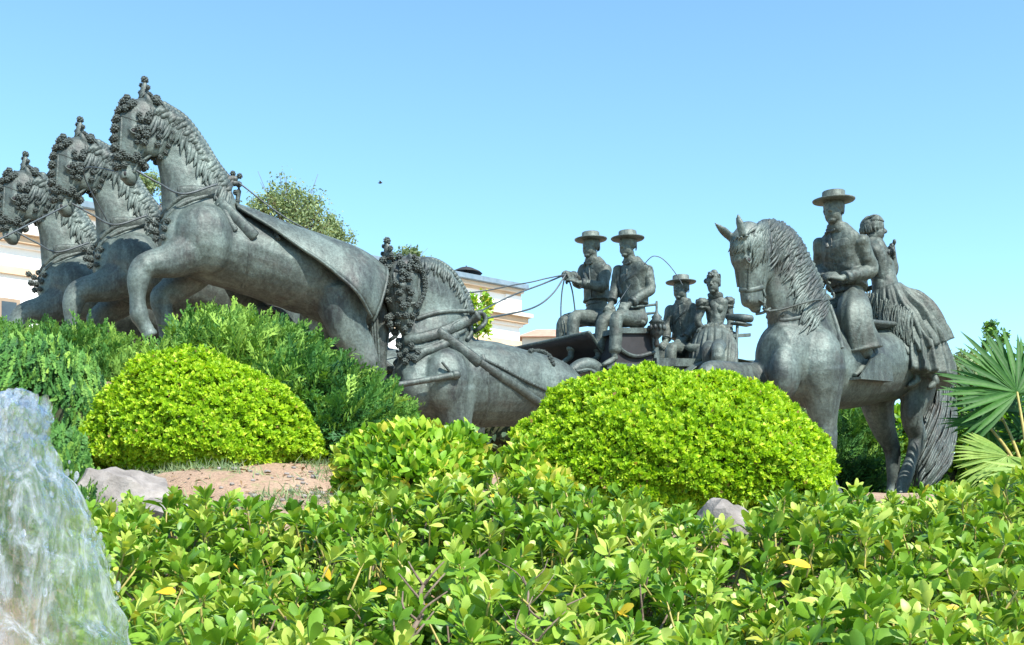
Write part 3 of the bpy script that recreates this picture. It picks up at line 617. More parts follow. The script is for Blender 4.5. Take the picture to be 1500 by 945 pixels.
def person(label, pl, hp, J, group, face=0, woman=False, hatc=None, jacket=True, legs=True, seed=1, belt=True, sleeves=True, tilt=0):
    u = hp*pl.k; P = lambda q: pl(*q); hc = P(J['head']); root = thing('person', P(J['hip'])-np.array([0, 0, .1]), label, 'statue', group)
    mb = MB(); jk = MB(); f = rotz(pl.d, face)
    at, B = head_shape(mb, hc, f, u, tilt, woman); l = pl.l
    nb, ch, wa, hi = P(J['neck']), P(J['chest']), P(J['waist']), P(J['hip'])
    loft(mb, [(*(hc-UP*.22*u-f*.05*u), .25*u, .25*u), (*(.5*(hc+nb)-UP*.12*u), .25*u, .24*u), (*nb, .32*u, .27*u)], l, 14, 3, .5)
    sw = J.get('sw', .78); ww = J.get('ww', .60)
    tor = [(hi, .62*(1.1 if woman else 1), .48), (wa, ww, .38), (.45*wa+.55*ch, .6*sw/.78, .42), (ch, .72*sw/.78, .46), (.42*ch+.58*nb-UP*.02*u, .80*sw/.78, .38), (.15*ch+.85*nb, .62*sw/.78, .30), (nb+UP*.05*u, .30, .26)]
    loft(mb, [(*p, a*u*.95, b*u*.95) for p, a, b in tor], l, 20, 4, .4)
    if woman: 
        for s in (1, -1): ell(mb, ch+l*s*.25*u+pl.d*.30*u-UP*.12*u, (.2*u, .22*u, .22*u), np.array([pl.d, l, UP]))
    if jacket:
        s0, s1 = P(J['armL'][0]), P(J['armR'][0]); sh = abs(np.dot(s0-s1, l))/2/u; md_ = nb*.0+.5*(s0+s1)
        wb = max(ww+.08, sh*.80) if not woman else ww; box_ = lambda a, k: 1+.06*np.abs(np.sin(2*a))
        hem = [(*(wa-UP*.04*u), (wb+.09)*u, .52*u), (*(wa+UP*.04*u), (wb+.05)*u, .47*u)] if not woman else [(*(wa-UP*.2*u), (wb+.1)*u, .5*u)]
        loft(jk, hem+[(*(.7*wa+.3*ch), wb*u, .44*u), (*ch, sh*.98*u, .49*u), (*(.5*ch+.5*md_), sh*1.06*u, .44*u), (*(md_+UP*.13*u), sh*.99*u, .35*u), (*(.5*md_+.5*nb+UP*.13*u), sh*.72*u, .31*u), (*(nb+UP*.04*u), .39*u, .33*u), (*(nb+UP*.2*u), .35*u, .33*u)], l, 28, 4, .1, box_)
    for nm in ('armL', 'armR'):
        if nm not in J: continue
        s, e, w, o = [P(q) for q in J[nm][:4]]; lf = nm == 'armL'
        rows = [(s, .28, 0), (.5*(s+e), .245, 0), (e, .20, 0), (.5*(e+w), .17, 0), (w, .115, 0)]
        limb(mb, rows, u*(.92 if jacket else .8), l)
        if jacket and sleeves: limb(jk, [(s-UP*.02*u, .30, 0), (.5*(s+e), .275, 0), (e, .245, 0), (.5*(e+w), .225, 0), (.15*e+.85*w, .18, 0)], u, l)
        d = unit(o-w); hand_shape(mb, w, d, J.get('hn', UP) if not isinstance(J.get('hn'), dict) else J['hn'][nm], u, J.get('curl', 1.15), lf)
    if legs:
        for nm in ('legL', 'legR'):
            if nm not in J: continue
            q = [P(x) for x in J[nm]]
            if nm+'m' in J: q = [pl.mirror(x) for x in q]
            h, kn, an, to = q; fl = J.get('flare', .2)
            limb(mb, [(h, .40, 0), (.5*(h+kn), .36, 0), (kn, .29, 0), (.5*(kn+an), .27, 0), (.15*kn+.85*an, fl, 0)], u, l)
            heel = an-UP*.10*u-unit(to-an)*.12*u
            limb(mb, [(.3*kn+.7*an, .17, 0), (an, .13, 0), (an-UP*.12*u, .13, 0)], u, l, 2)
            limb(mb, [(heel, .11, .10), (.5*(an+to)-UP*.06*u, .13, .12), (to, .11, .07)], u, l, 3)
    raw = bvh(mb); body = link('body', remesh('body', mb, max(.0055, u*.026), 2, root.location, (.003, 16, seed)), M['bronze_cloth'], root)
    rj = None
    if jacket:
        rj = bvh(jk); jo = link('bodice' if woman else 'jacket', remesh('jacket', jk, .009, 3, root.location, (.009, 12, seed+5)), M['bronze_cloth'], root)
        m = MB(); k = pl.k; nx, ny = J['neck'][:2]; wx, wy = J['waist'][:2]; bx = J.get('btn', 0)
        if 'lapel' in J and not woman:
            for q_, s in enumerate(J['lapel']): strap(m, rj, s, (.07 if q_ == 0 else .17)*u, .03*u, .3 if q_ == 0 else .2)
            strap(m, rj, [(nx+bx*.7, ny+hp*.1), (.5*(nx+wx)+bx*.9, .5*(ny+wy)), (wx+bx*.8, wy)], .026*u, .02*u, .6)
        for i in range(0 if woman else 5):
            t = .12+.8*i/5; bx = J.get('btn', 0); p = hit(rj, nx*(1-t)+wx*t+bx*(1-t*.3), ny*(1-t)+wy*t, .01*u)
            if p is not None: ell(m, p, (.035*u,)*3, None, 8, 6)
        for nm in ('armL', 'armR') if sleeves else ():
            if nm in J: e_, w_ = P(J[nm][1]), P(J[nm][2]); loft(m, [(*(.27*e_+.73*w_), .215*u, .215*u), (*(.12*e_+.88*w_), .225*u, .225*u)], l, 16, 1, .1)
        if not woman: strap(m, raw if rj is None else rj, [(nx+bx*.8-hp*.16, ny-1), (nx+bx*.8, ny+hp*.05), (nx+bx*.8+hp*.16, ny-1)], .05*u, .02*u, .5)
        if m.v: sub('lapels', m, M['bronze_dark'], jo, root)
    if belt:
        m = MB(); loft(m, [(*(wa-UP*.22*u), .56*u, .44*u), (*(wa-UP*.1*u), .54*u, .42*u), (*(wa+UP*.02*u), .53*u, .41*u)], l, 24, 3, .1, lambda a, k: 1+.012*np.sin(a*3+k*40)); sub('sash', m, M['bronze_dark'], root, root)
    # hair
    m = MB(); g = np.random.default_rng(seed)
    for i in range(60 if woman else 40):
        a = g.uniform(-1, 1)*(1.9 if woman else 1.9)+math.pi; z0 = g.uniform(.62, 1.0); pts = []
        for j in range(5):
            z = z0-j*(.085 if not woman else .07); rr = math.sqrt(max(.02, 1-((z-.66)/.36)**2)) if z > .66 else 1-.3*max(0, (.5-z))
            if z < .34: break
            pts.append(at(-.05+.42*rr*math.cos(a+.04*j), .325*rr*math.sin(a+.04*j), z))
        if len(pts) > 2: tube(m, pts, [.035*u]*(len(pts)-1)+[.015*u], 6, 2, .7)
    if woman:
        for (x, y, z, r) in J.get('bun', [(-.42, 0, .72, .2)]): ell(m, at(x, y, z), (r*u,)*3, B, 12, 9, .08)
        for i in range(60):
            a = g.uniform(-1.5, 1.5)*.9; pts = [at(-.05+.41*math.cos(a*t)*math.cos(b), .33*math.sin(a*t) if True else 0, .68+.34*math.sin(b)) for t, b in ((.5, .75), (.75, .9), (1.2, .95), (1.7, .7), (2.1, .3))]
            tube(m, pts, .03*u, 6, 2)
    sub('hair', m, M['bronze_dark'] if not woman else M['bronze_cloth'], root, root)
    if hatc is not None: hat(root, at(-.02, 0, .80), B, u, hatc)
    return root, raw, rj, at, B, u, P

# rider on the horse
plR = plG
r1 = person('bronze man in flat wide-brimmed hat riding the horse at the right', plR, 44,
  dict(head=(1221, 308, 0), neck=(1227, 337, 0), chest=(1231, 366, 0), waist=(1240, 420, 0), hip=(1246, 448, 0), sw=.80,
       armR=[(1203, 354, -30), (1202, 392, -38), (1207, 412, -16), (1202, 408, 2)], armL=[(1259, 352, 30), (1276, 396, 36), (1232, 408, 20), (1212, 402, 8)],
       legL=[(1256, 446, 18), (1246, 480, 44), (1270, 526, 52), (1252, 549, 54)], legR=[(1256, 446, 18), (1246, 480, 44), (1270, 526, 52), (1252, 549, 54)], legRm=1, flare=.30,
       hn=UP*.6+plG.d*.3+plG.l*.5, lapel=[[(1212, 340), (1211, 352), (1213, 362)]], btn=-14), None, face=14, hatc=.06, seed=11)
root, raw, rj, at, B, u, P = r1
for sg in (1, -1):      # wide leather legging open above the boot
    m = MB(); q = [(1250, 440, 20, 20, 20), (1252, 462, 40, 24, 26), (1256, 486, 46, 25, 28), (1262, 505, 48, 27, 31), (1264, 514, 49, 28, 33)]
    rw = [plG.row(x, y, lt, a_, b_) for x, y, lt, a_, b_ in q]
    if sg < 0: rw = [(*plG.mirror(w[:3]), w[3], w[4]) for w in rw]
    loft(m, rw, plG.l, 40, 4, 0, lambda a, k: 1+.05*np.sin(a*5+2)+.04*np.sin(a*9+k*3)); sub('legging', m, M['bronze_cloth'], root, root)
m = MB()
strap(m, raw, [(1243, 444), (1238, 470), (1244, 500), (1247, 512)], .05*u, .01, .5); strap(m, raw, [(1276, 450), (1282, 480), (1286, 510)], .05*u, .01, .5)
sub('leggings_seam', m, M['bronze_dark'], root, root)
m = MB(); k = plG.k
for s in (1, -1):
    q = [plG(1240, 554, 44), plG(1288, 558, 44), plG(1284, 530, 44), plG(1272, 520, 44), plG(1256, 528, 44)]
    q = [p if s > 0 else plG.mirror(p) for p in q]; slab(m, q, plG.l*s, .015); q2 = [p+plG.l*s*.13 for p in q]
    slab(m, q2, plG.l*s, .015); slab(m, [q[0], q[1], q2[1], q2[0]], UP, .02); tube(m, [q[3]+plG.l*s*.06, (plG(1262, 480, 46) if s > 0 else plG.mirror(plG(1262, 480, 46)))], .014, 8, 2)
sb = link('stirrups', mesh_of('stirrups', m, hG.location, False), M['bronze_dark'], hG)
m = MB(); h0 = P((1210, 412, 0)); tube(m, [h0, plG(1222, 436, 14), plG(1190, 440, 40), hit(rawG, 1150, 452, .02), plG(1126, 456, 14)], .008, 8, 4)
tag(link('rein', mesh_of('rein', m), M['bronze_dark']), 'bronze rein running from the hatted rider on horseback to the horse bit', 'rein')

# woman behind the rider, sitting sideways with her skirt over the rump
yw = plG(1300, 440, 0)[1]
plW = Plane(158, 1292, 380, yw)
r2 = person('bronze woman in long flounced skirt seated sideways behind the mounted rider', plW, 40,
  dict(head=(1280, 337, 0), neck=(1279, 361, 0), chest=(1288, 384, 0), waist=(1298, 424, 0), hip=(1302, 446, 0), sw=.88, ww=.60,
       armL=[(1299, 368, 12), (1306, 398, 16), (1282, 420, 22), (1268, 424, 22)], armR=[(1270, 370, -22), (1268, 398, -26), (1255, 412, -20), (1244, 416, -20)],
       legR=[(1312, 455, 0), (1330, 505, -14), (1343, 554, -26), (1330, 566, -32)], legL=[(1316, 456, 6), (1348, 508, -8), (1370, 556, -22), (1360, 569, -28)], bun=[(-.36, 0, .5, .17)]),
  None, face=12, woman=True, jacket=True, belt=False, seed=21)
root, raw, rj, at, B, u, P = r2
m = MB(); g = np.random.default_rng(4)
def pleat(nf, amp, seed_):
    g2 = np.random.default_rng(seed_); ph = g2.uniform(0, 6, 4)
    return lambda a, k: 1+amp*min(1, k*1.6+.1)*(np.abs(np.sin(nf/2*a+ph[0]+.5*np.sin(3*a+ph[1])))*1.4-.8+.4*np.sin(nf*1.7*a+ph[2]))
SK = [plG.row(1298, 422, 4, 22, 20), plG.row(1303, 438, 8, 32, 34), plG.row(1314, 460, 14, 42, 50), plG.row(1326, 486, 22, 46, 60), plG.row(1335, 512, 26, 46, 62)]
loft(m, SK, plG.l, 120, 4, 0, pleat(17, .17, 1)); sk = sub('skirt', m, M['bronze_cloth'], root, root)
for i, (rows, nf, am) in enumerate((([plG.row(1334, 506, 26, 47, 62), plG.row(1335, 524, 28, 49, 65), plG.row(1336, 542, 29, 51, 67), plG.row(1336, 558, 30, 53, 68)], 26, .14),
                         ([plG.row(1322, 480, 20, 46, 60), plG.row(1331, 500, 25, 49, 66), plG.row(1335, 514, 27, 51, 69)], 26, .13))):
    m = MB(); loft(m, rows, plG.l, 150, 4, 0, pleat(nf, am, 7+i)); sub('flounce', m, M['bronze_cloth'], sk, root)
# fringed shawl falling from the waist and hair flower
m = MB(); ts = MB(); loft(ts, SK, plG.l, 40, 4, 0); tr = bvh(ts)
for i in range(90):
    x = g.uniform(1272, 1335); y = 428+(x-1272)*.55+g.uniform(-4, 6); L = g.uniform(26, 46)
    h = hits(tr, [(x, y), (x-2+g.uniform(-3, 3), y+L*.5), (x+g.uniform(-5, 3), y+L)], .03+g.uniform(0, .015), None, 3)
    if len(h) > 3: tube(m, h, .007, 6, 1)
loft(m, [(*P((1276, 364, 0)), .42*u, .3*u), (*P((1283, 374, 0)), .60*u, .38*u), (*P((1291, 392, 0)), .62*u, .42*u), (*P((1298, 412, 0)), .5*u, .38*u)], plW.l, 40, 4, .1, pleat(14, .03, 5))
sub('shawl', m, M['bronze_cloth'], root, root)
m = MB()
for i in range(26): ell(m, P((1305+g.normal()*4, 369+g.normal()*5, g.normal()*5)), np.array([.016, .030, .026])*g.uniform(.8, 1.4), None, 8, 6, .2)
sub('flower', m, M['bronze_dark'], root, root)

# coachman, his companion and the two passengers
plF1 = Plane(35, 872, 430, 13.0); plF2 = Plane(38, 925, 430, 12.5); plP1 = Plane(40, 1002, 460, 13.9); plP2 = Plane(62, 1047, 460, 13.55)
GR = 'bronze people seated in the carriage'
f1 = person('bronze coachman in flat hat holding reins at the left of the box seat', plF1, 33,
  dict(head=(865, 362, 0), neck=(869, 385, 0), chest=(873, 408, 0), waist=(874, 440, 0), hip=(874, 462, 0), sw=.78,
       armL=[(887, 394, 18), (882, 420, 26), (848, 414, 14), (834, 408, 4)], armR=[(858, 393, -20), (848, 416, -24), (838, 402, -8), (828, 400, 0)],
       legL=[(880, 466, 12), (842, 466, 20), (836, 520, 22), (822, 532, 22)], legR=[(868, 464, -12), (826, 472, -18), (820, 522, -20), (806, 534, -20)], flare=.22,
       hn=UP*.5+plF1.l*.6, btn=-8, lapel=[[(858, 384), (856, 400), (862, 415)]], curl=1.0), GR, face=8, hatc=.04, seed=31)
f2 = person('bronze man in flat hat at the right of the box seat beside the coachman', plF2, 34,
  dict(head=(919, 361, 0), neck=(925, 385, 0), chest=(928, 408, 0), waist=(928, 446, 0), hip=(930, 466, 0), sw=.92,
       armL=[(947, 394, 20), (952, 424, 26), (922, 446, 18), (908, 456, 14)], armR=[(908, 394, -22), (902, 422, -26), (896, 444, -20), (890, 456, -18)],
       legL=[(938, 468, 14), (904, 466, 22), (900, 522, 24), (884, 534, 24)], legR=[(922, 466, -12), (884, 470, -18), (876, 520, -20), (862, 532, -20)], flare=.27,
       hn=UP*.5+plF2.l*.6, btn=-9, lapel=[[(908, 388), (905, 410), (912, 430)], [(945, 388), (930, 405), (908, 425)]]), GR, face=10, hatc=.03, seed=41)
f3 = person('bronze man in flat hat seated low in the rear of the carriage beside a woman', plP1, 31,
  dict(head=(997, 424, 0), neck=(1001, 444, 0), chest=(1003, 462, 0), waist=(1004, 494, 0), hip=(1006, 512, 0), sw=.80,
       armL=[(1018, 452, 18), (1020, 476, 24), (1004, 496, 16), (994, 502, 12)], armR=[(984, 452, -20), (977, 478, -24), (976, 500, -12), (970, 508, -8)],
       legL=[(1010, 514, 10), (984, 512, 18), (980, 556, 20), (968, 566, 20)], legR=[(1000, 512, -10), (970, 514, -16), (966, 556, -18), (954, 566, -18)],
       hn=UP*.5+plP1.l*.6, btn=-7, lapel=[[(1012, 444), (1002, 458), (988, 474)]]), GR, face=5, hatc=.03, seed=51)
f4 = person('bronze woman with puffed sleeves and ruffled skirt seated in the rear of the carriage', plP2, 29,
  dict(head=(1045, 416, 0), neck=(1048, 436, 0), chest=(1049, 452, 0), waist=(1048, 482, 0), hip=(1048, 502, 0), sw=.66, ww=.40,
       armL=[(1066, 442, 8), (1070, 470, 12), (1066, 494, 18), (1062, 504, 20)], armR=[(1030, 444, -14), (1022, 470, -20), (1034, 494, -10), (1042, 502, 0)],
       legL=[(1054, 504, 10), (1052, 512, 60), (1050, 560, 62), (1046, 572, 70)], legR=[(1042, 504, -10), (1038, 512, 30), (1036, 560, 34), (1032, 572, 44)], hn=UP*.5+plP2.d*.6, bun=[(-.1, 0, 1.05, .2), (-.15, -.42, .72, .14)]),
  GR, face=0, woman=True, jacket=True, sleeves=False, belt=False, seed=61)
root, raw, rj, at, B, u, P = f4
m = MB()
for x, y, l_ in ((1067, 441, 9), (1028, 443, -15)):
    m = MB(); c = P((x, y, l_)); ell(m, c-UP*.04*u, (.33*u, .36*u, .26*u), None, 22, 14, .16); ell(m, c-UP*.30*u, (.30*u, .33*u, .12*u), None, 22, 8, .22); sub('puffed_sleeve', m, M['bronze_cloth'], root, root)
m = MB(); loft(m, [plP2.row(1048, 480, 0, 13, 11), plP2.row(1048, 492, 4, 24, 20), plP2.row(1046, 504, 12, 30, 30)], plP2.l, 90, 3, 0, pleat(16, .08, 3))
sk = sub('skirt', m, M['bronze_cloth'], root, root)
m = MB(); loft(m, [plP2.row(1046, 498, 10, 28, 27), plP2.row(1046, 512, 14, 32, 31), plP2.row(1045, 530, 18, 33, 33), plP2.row(1045, 545, 18, 33, 33)], plP2.l, 110, 3, 0, pleat(22, .13, 8)); sub('flounce', m, M['bronze_cloth'], sk, root)
m = MB(); loft(m, [plP2.row(1047, 486, 2, 17, 15), plP2.row(1047, 494, 6, 27, 24), plP2.row(1047, 500, 8, 29, 27)], plP2.l, 110, 3, 0, pleat(20, .16, 9)); sub('flounce', m, M['bronze_cloth'], sk, root)
m = MB(); g = np.random.default_rng(8)
for i in range(14): ell(m, P((1043+g.uniform(-4, 4), 402+g.uniform(-2, 2), g.uniform(-3, 3))), (.022, .026, .022), None, 8, 6, .2)
sub('flower', m, M['bronze_dark'], root, root)
# ------------------------------------------------------------------ carriage
plC = Plane(35, 900, 520, 12.75)
def prism(mb, pts, lat0, lat1, pl=plC):
    q = [pl(x, y, lat0) for x, y in pts]; slab(mb, q, pl.l, (lat0-lat1)*pl.k)
def ring(mb, c, r, w, t, n=40, ax=None):
    """wheel rim in the travelling plane: r radius, w half width across, t half thickness radially"""
    d, l = plC.d, plC.l; V = []; Fs = []
    for i in range(n):
        a = 2*math.pi*i/n; o = d*math.cos(a)+UP*math.sin(a)
        for s, q in ((-w, -t), (w, -t), (w, t), (-w, t)): V.append(c+o*(r+q)+l*s)
    for i in range(n):
        for j in range(4): a = i*4+j; b = i*4+(j+1) % 4; e = ((i+1) % n)*4; Fs.append((a, b, e+(j+1) % 4, e+j))
    mb.add(V, Fs)
car = thing('carriage', plC(960, 680), 'open bronze horse-drawn carriage with dark dashboard carrying four seated people', 'carriage')
HB = 60
# dashboard: a broad curved board rising in front of the box
far, near = W(752, 511, 13.15), W(863, 487, 12.2); nb_, fb_ = W(906, 548, 12.6), W(800, 574, 13.6)
m = MB(); V = []; n1, n2 = 12, 8
for j in range(n2+1):
    v = j/n2
    for i in range(n1+1):
        t = i/n1; p = (far*(1-t)+near*t)*(1-v)+(fb_*(1-t)+nb_*t)*v; V.append(p)
m.add(V, [(j*(n1+1)+i, j*(n1+1)+i+1, (j+1)*(n1+1)+i+1, (j+1)*(n1+1)+i) for j in range(n2) for i in range(n1)])
db = sub('dashboard', m, M['bronze_panel'], car, car); md = db.modifiers.new('thick', 'SOLIDIFY'); md.thickness = .03  # face turned from the sun, darkened through its material colour
m = MB(); tube(m, [far, near], .022, 8, 2); tube(m, [near, near*.5+nb_*.5+plC.d*.01, nb_], .02, 8, 4); sub('edge_trim', m, M['bronze'], db, car)
# footboard, box with its curved side band, seat
m = MB(); prism(m, [(888, 530), (960, 534), (962, 542), (890, 540)], HB+6, -HB-6); sub('footboard', m, M['bronze'], car, car, False)
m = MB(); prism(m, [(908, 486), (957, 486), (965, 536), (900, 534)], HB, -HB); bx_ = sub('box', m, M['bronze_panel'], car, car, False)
m = MB(); tube(m, [plC(902, 500, HB+3), plC(912, 514, HB+3), plC(932, 522, HB+3), plC(958, 516, HB+3)], .022, 8, 4); prism(m, [(905, 480), (960, 480), (960, 488), (904, 488)], HB+4, -HB-4)
prism(m, [(954, 488), (961, 488), (968, 534), (960, 534)], HB+2.5, HB-4); sub('box_trim', m, M['bronze'], bx_, car, False)
m = MB(); loft(m, [(*plC(925, 470, -HB+4), .16, .045), (*plC(925, 470, HB-4), .16, .045)], plC.d, 16, 3, .5); sub('box_seat', m, M['bronze_cloth'], car, car)
m = MB()
for y in (446, 458): tube(m, [plC(918, y+6, -HB), plC(962, y, -HB+4), plC(962, y, HB-4), plC(925, y+4, HB)], .014, 8, 1)
for la in (HB-4, 0, -HB+4): tube(m, [plC(962, 442, la), plC(962, 484, la)], .014, 8, 1)
sub('seat_rail', m, M['bronze'], car, car)
# lamp beside the box
for la, fx in ((HB+12, 0), (-HB-12, 0)):
    m = MB(); c = plC(962, 482, la)
    lathe(m, [(.01, -.2), (.035, -.17), (.02, -.11), (.05, -.08), (.075, -.05), (.075, .06), (.09, .07), (.05, .11), (.06, .13), (.02, .17), (.012, .22), (.002, .23)], c, None, 12)
    for i in range(10): a = i*.628; ell(m, c+np.array([.085*math.cos(a), .085*math.sin(a), .01]), (.02, .02, .03), None, 8, 6)
    sub('lamp', m, M['bronze'], car, car)
# rear body: sill beam, curved side panel, seat back and rails
m = MB(); prism(m, [(962, 524), (1118, 528), (1120, 538), (962, 536)], HB+8, -HB-8); sub('sill', m, M['bronze'], car, car, False)
m = MB()
for la in (HB+2, -HB-2):
    V = []; rows = [(965, 534), (975, 556), (1000, 574), (1045, 580), (1090, 572), (1116, 552), (1120, 534)]
    slab(m, [plC(x, y, la) for x, y in rows], plC.l, .04)
prism(m, [(975, 556), (1000, 574), (1045, 580), (1090, 572), (1090, 578), (1045, 586), (1000, 580), (972, 562)], HB+2, -HB-2); sub('side_panel', m, M['bronze'], car, car, False)
m = MB(); loft(m, [(*plC(1030, 512, -HB+4), .22, .06), (*plC(1030, 512, HB-4), .22, .06)], plC.d, 16, 3, .5); sub('rear_seat', m, M['bronze_cloth'], car, car)
m = MB(); prism(m, [(1062, 500), (1072, 500), (1076, 528), (1064, 528)], HB, -HB); prism(m, [(1062, 490), (1100, 488), (1100, 493), (1062, 495)], HB, HB-5)
sub('seat_back', m, M['bronze'], car, car, False)
m = MB(); c = plC(1086, 466, HB); tube(m, [plC(1066, 464, HB-30), c, plC(1100, 467, HB+8)], [.035, .05, .045], 12, 3); box(m, plC(1086, 475, HB), (.13, .05, .012), np.array([plC.d, plC.l, UP])); tube(m, [plC(1080, 478, HB), plC(1078, 526, HB)], .018, 8, 1)
sub('folded_hood', m, M['bronze'], car, car)
m = MB(); la = HB+16
V0 = [(1000, 548), (1025, 532), (1060, 526), (1100, 534), (1126, 556)]
for s in (1, -1): loft(m, [(*plC(x, y, s*la), .09, .012) for x, y in V0], plC.l, 10, 5, .3)
sub('mudguard', m, M['bronze'], car, car)
# wheels on axles
for (cx, cy, r, nsp) in ((925, 622, .52, 12), (1062, 610, .66, 14)):
    for s in (1, -1):
        c = plC(cx, cy, s*(HB+16)); m = MB(); ring(m, c, r, .024, .028); wh = sub('wheel', m, M['bronze'], car, car)
        m = MB(); B3 = np.array([plC.d, UP, plC.l]); lathe(m, [(.03, -.12), (.06, -.1), (.085, -.04), (.085, .04), (.06, .1), (.03, .12)], c, B3, 16); sub('hub', m, M['bronze'], wh, car)
        for i in range(nsp):
            a = 2*math.pi*i/nsp; o = plC.d*math.cos(a)+UP*math.sin(a); m = MB(); tube(m, [c+o*.07, c+o*(r-.02)], [.022, .016], 6, 1); sub('spoke', m, M['bronze'], wh, car)
    m = MB(); tube(m, [plC(cx, cy, HB+16), plC(cx, cy, -HB-16)], .03, 8, 1); prism(m, [(cx-34, cy-44), (cx, cy-34), (cx+34, cy-44), (cx+30, cy-50), (cx-30, cy-50)], HB-4, HB-12); prism(m, [(cx-34, cy-44), (cx, cy-34), (cx+34, cy-44), (cx+30, cy-50), (cx-30, cy-50)], -HB+12, -HB+4); tube(m, [plC(cx, cy-36, HB-8), plC(cx, cy, HB-8)], .03, 8, 1)
    sub('axle', m, M['bronze'], car, car)
m = MB(); tube(m, [plC(920, 600, 0), plC(800, 600, 0), plD(690, 590, -30), plD(560, 575, -36)], .04, 10, 4); sub('pole', m, M['bronze'], car, car)
# reins
def wire(name, pts, r, label, group, cat='rein', mat='wire'):
    m = MB(); tube(m, pts, r, 6, 8); o = link(name, mesh_of(name, m), M[mat]); return tag(o, label, cat, group)
hf = plF1(829, 402, 0)
G1 = 'reins gathered in the coachman hand'
wire('rein', [hf, W(795, 416, 12.6), W(748, 434, 12.2), plD(692, 462, 10)], .009, 'upper of the two thin sagging reins between the coachman hand and the wheel horse', G1)
wire('rein', [hf, W(808, 432, 12.6), W(778, 452, 12.3), plD(715, 466, 30)], .010, 'lowest sagging thin rein from the coachman hand to the wheel horse', G1)
wire('rein', [hf, W(800, 408, 12.6), W(762, 416, 12.4), W(660, 428, 11.6), W(545, 380, 10.7), W(430, 326, 10.2), plA(350, 268, 6)], .007, 'longest rein stretched from the coachman hand forward to the nearest leading horse', G1)
m = MB(); tube(m, [hf+UP*.03, plF1(823, 430, -4), plF1(822, 470, -4), plF1(828, 500, -4)], .013, 6, 6, .5, plF1.l); tube(m, [hf+UP*.03, plF1(838, 425, 4), plF1(843, 460, 4), plF1(847, 492, 6), plF1(830, 500, 4), plF1(826, 470, 2)], .013, 6, 6, .5, plF1.l)
tag(link('rein', mesh_of('rein', m), M['bronze_dark']), 'loose rein ends hanging in a loop below the coachman hands', 'rein')
wire('whip', [plF2(900, 452, 0), plF2(925, 415, 10), W(950, 380, 12.3), W(964, 376, 12.3), W(978, 386, 12.3), W(992, 404, 12.3), W(1000, 418, 12.3)], .005, 'thin bronze carriage whip curving over behind the right man on the box seat', None, 'whip')
bit = plA(200, 250, 12)
for i, (sh, t) in enumerate(((0, 'nearest leading horse'), (1, 'middle leading horse'), (2, 'farthest left leading horse'))):
    o3 = np.array([(0, 0, 0), (-.87, .85, -.02), (-1.72, 1.66, -.06)][i])
    wire('rein', [bit+o3, plA(232, 268, 22)+o3, plA(268, 284, 42)+o3, plA(318, 270, 40)+o3], .009, 'dark rein from the bit to the breast collar of the '+t, 'short reins of the leading horses')
wire('coupling_rein', [plA(186, 254, -12), plA(150, 240, -60)*.4+(bit+np.array([-.87, .85, -.02]))*.6+UP*.16, plA(255, 278, 26)+np.array([-.87, .85, -.02])], .006, 'thin line crossing from the mouth of the nearest leader to the middle leader', None)
wire('trace_rod', [W(98, 301, 10.3), W(64, 318, 10.1), W(30, 335, 9.9), W(-12, 356, 9.7)], .008, 'thin rod slanting down left from the middle leader mouth toward the photo edge', None, 'harness rod')
# ------------------------------------------------------------------ ground
CP = [(0, 0, 0), (-3, 0, 0), (3, 0, 0), (0, 1.2, 0), (3, 1.2, 0), (-3, 1.2, 0), (0, 2.3, 1.0), (2, 2.3, 1.0), (-.9, 2.4, .7), (-2.5, 2.6, .5), (0, 3.6, 1.25), (2.2, 3.6, 1.25), (-1.5, 3.8, 1.2), (-4, 3.8, 1.3), (5, 3.6, 1.1),
      (-1.55, 5.0, 1.72), (-1.0, 5.6, 1.88), (-1.6, 6.1, 2.0), (-1.5, 6.9, 2.12), (-.6, 5.6, 1.8), (-2.7, 6.6, 2.0), (-2.3, 5.3, 1.35), (-3.0, 5.8, 1.5), (-2.0, 4.6, 1.15), (-4.5, 6, 2.0), (.8, 5.0, 1.62), (.8, 6.2, 1.72), (2.6, 5.5, 1.6), (5, 6, 1.6),
      (-3.6, 8.2, 2.75), (-2.6, 8.2, 2.75), (-1.6, 8.2, 2.55), (-.6, 8.2, 2.1), (-5, 8.6, 2.8), (-3.4, 9.8, 3.05), (-4.4, 10.4, 3.0), (-5.4, 11.2, 2.9), (-2.2, 10.2, 2.75), (-1.2, 10.4, 2.35), (-2.4, 12, 2.5),
      (-.4, 11.2, 1.98), (.4, 11.6, 2.1), (1.4, 12.6, 2.38), (2.6, 13.2, 2.4), (1.5, 9.2, 1.85), (2.6, 9.0, 1.98), (3.3, 9.7, 1.98), (3.4, 11.5, 2.1), (5.5, 9, 1.9), (7.5, 9, 1.8), (8, 13, 1.5),
      (-9, 9, 2.2), (-9, 14, 1.8), (-4, 15, 2.2), (1, 16, 2.0), (5, 17, 1.6), (-12, 20, .6), (-4, 21, .8), (4, 22, .8), (12, 20, .5), (14, 10, .8), (-15, 8, .6), (12, 3, .3), (-12, 2, .2)]
for a in range(0, 360, 15): CP.append((40*math.cos(R(a)), 15+40*math.sin(R(a)), 0)); CP.append((80*math.cos(R(a)), 15+80*math.sin(R(a)), 0))
CPn = np.array(CP, float)
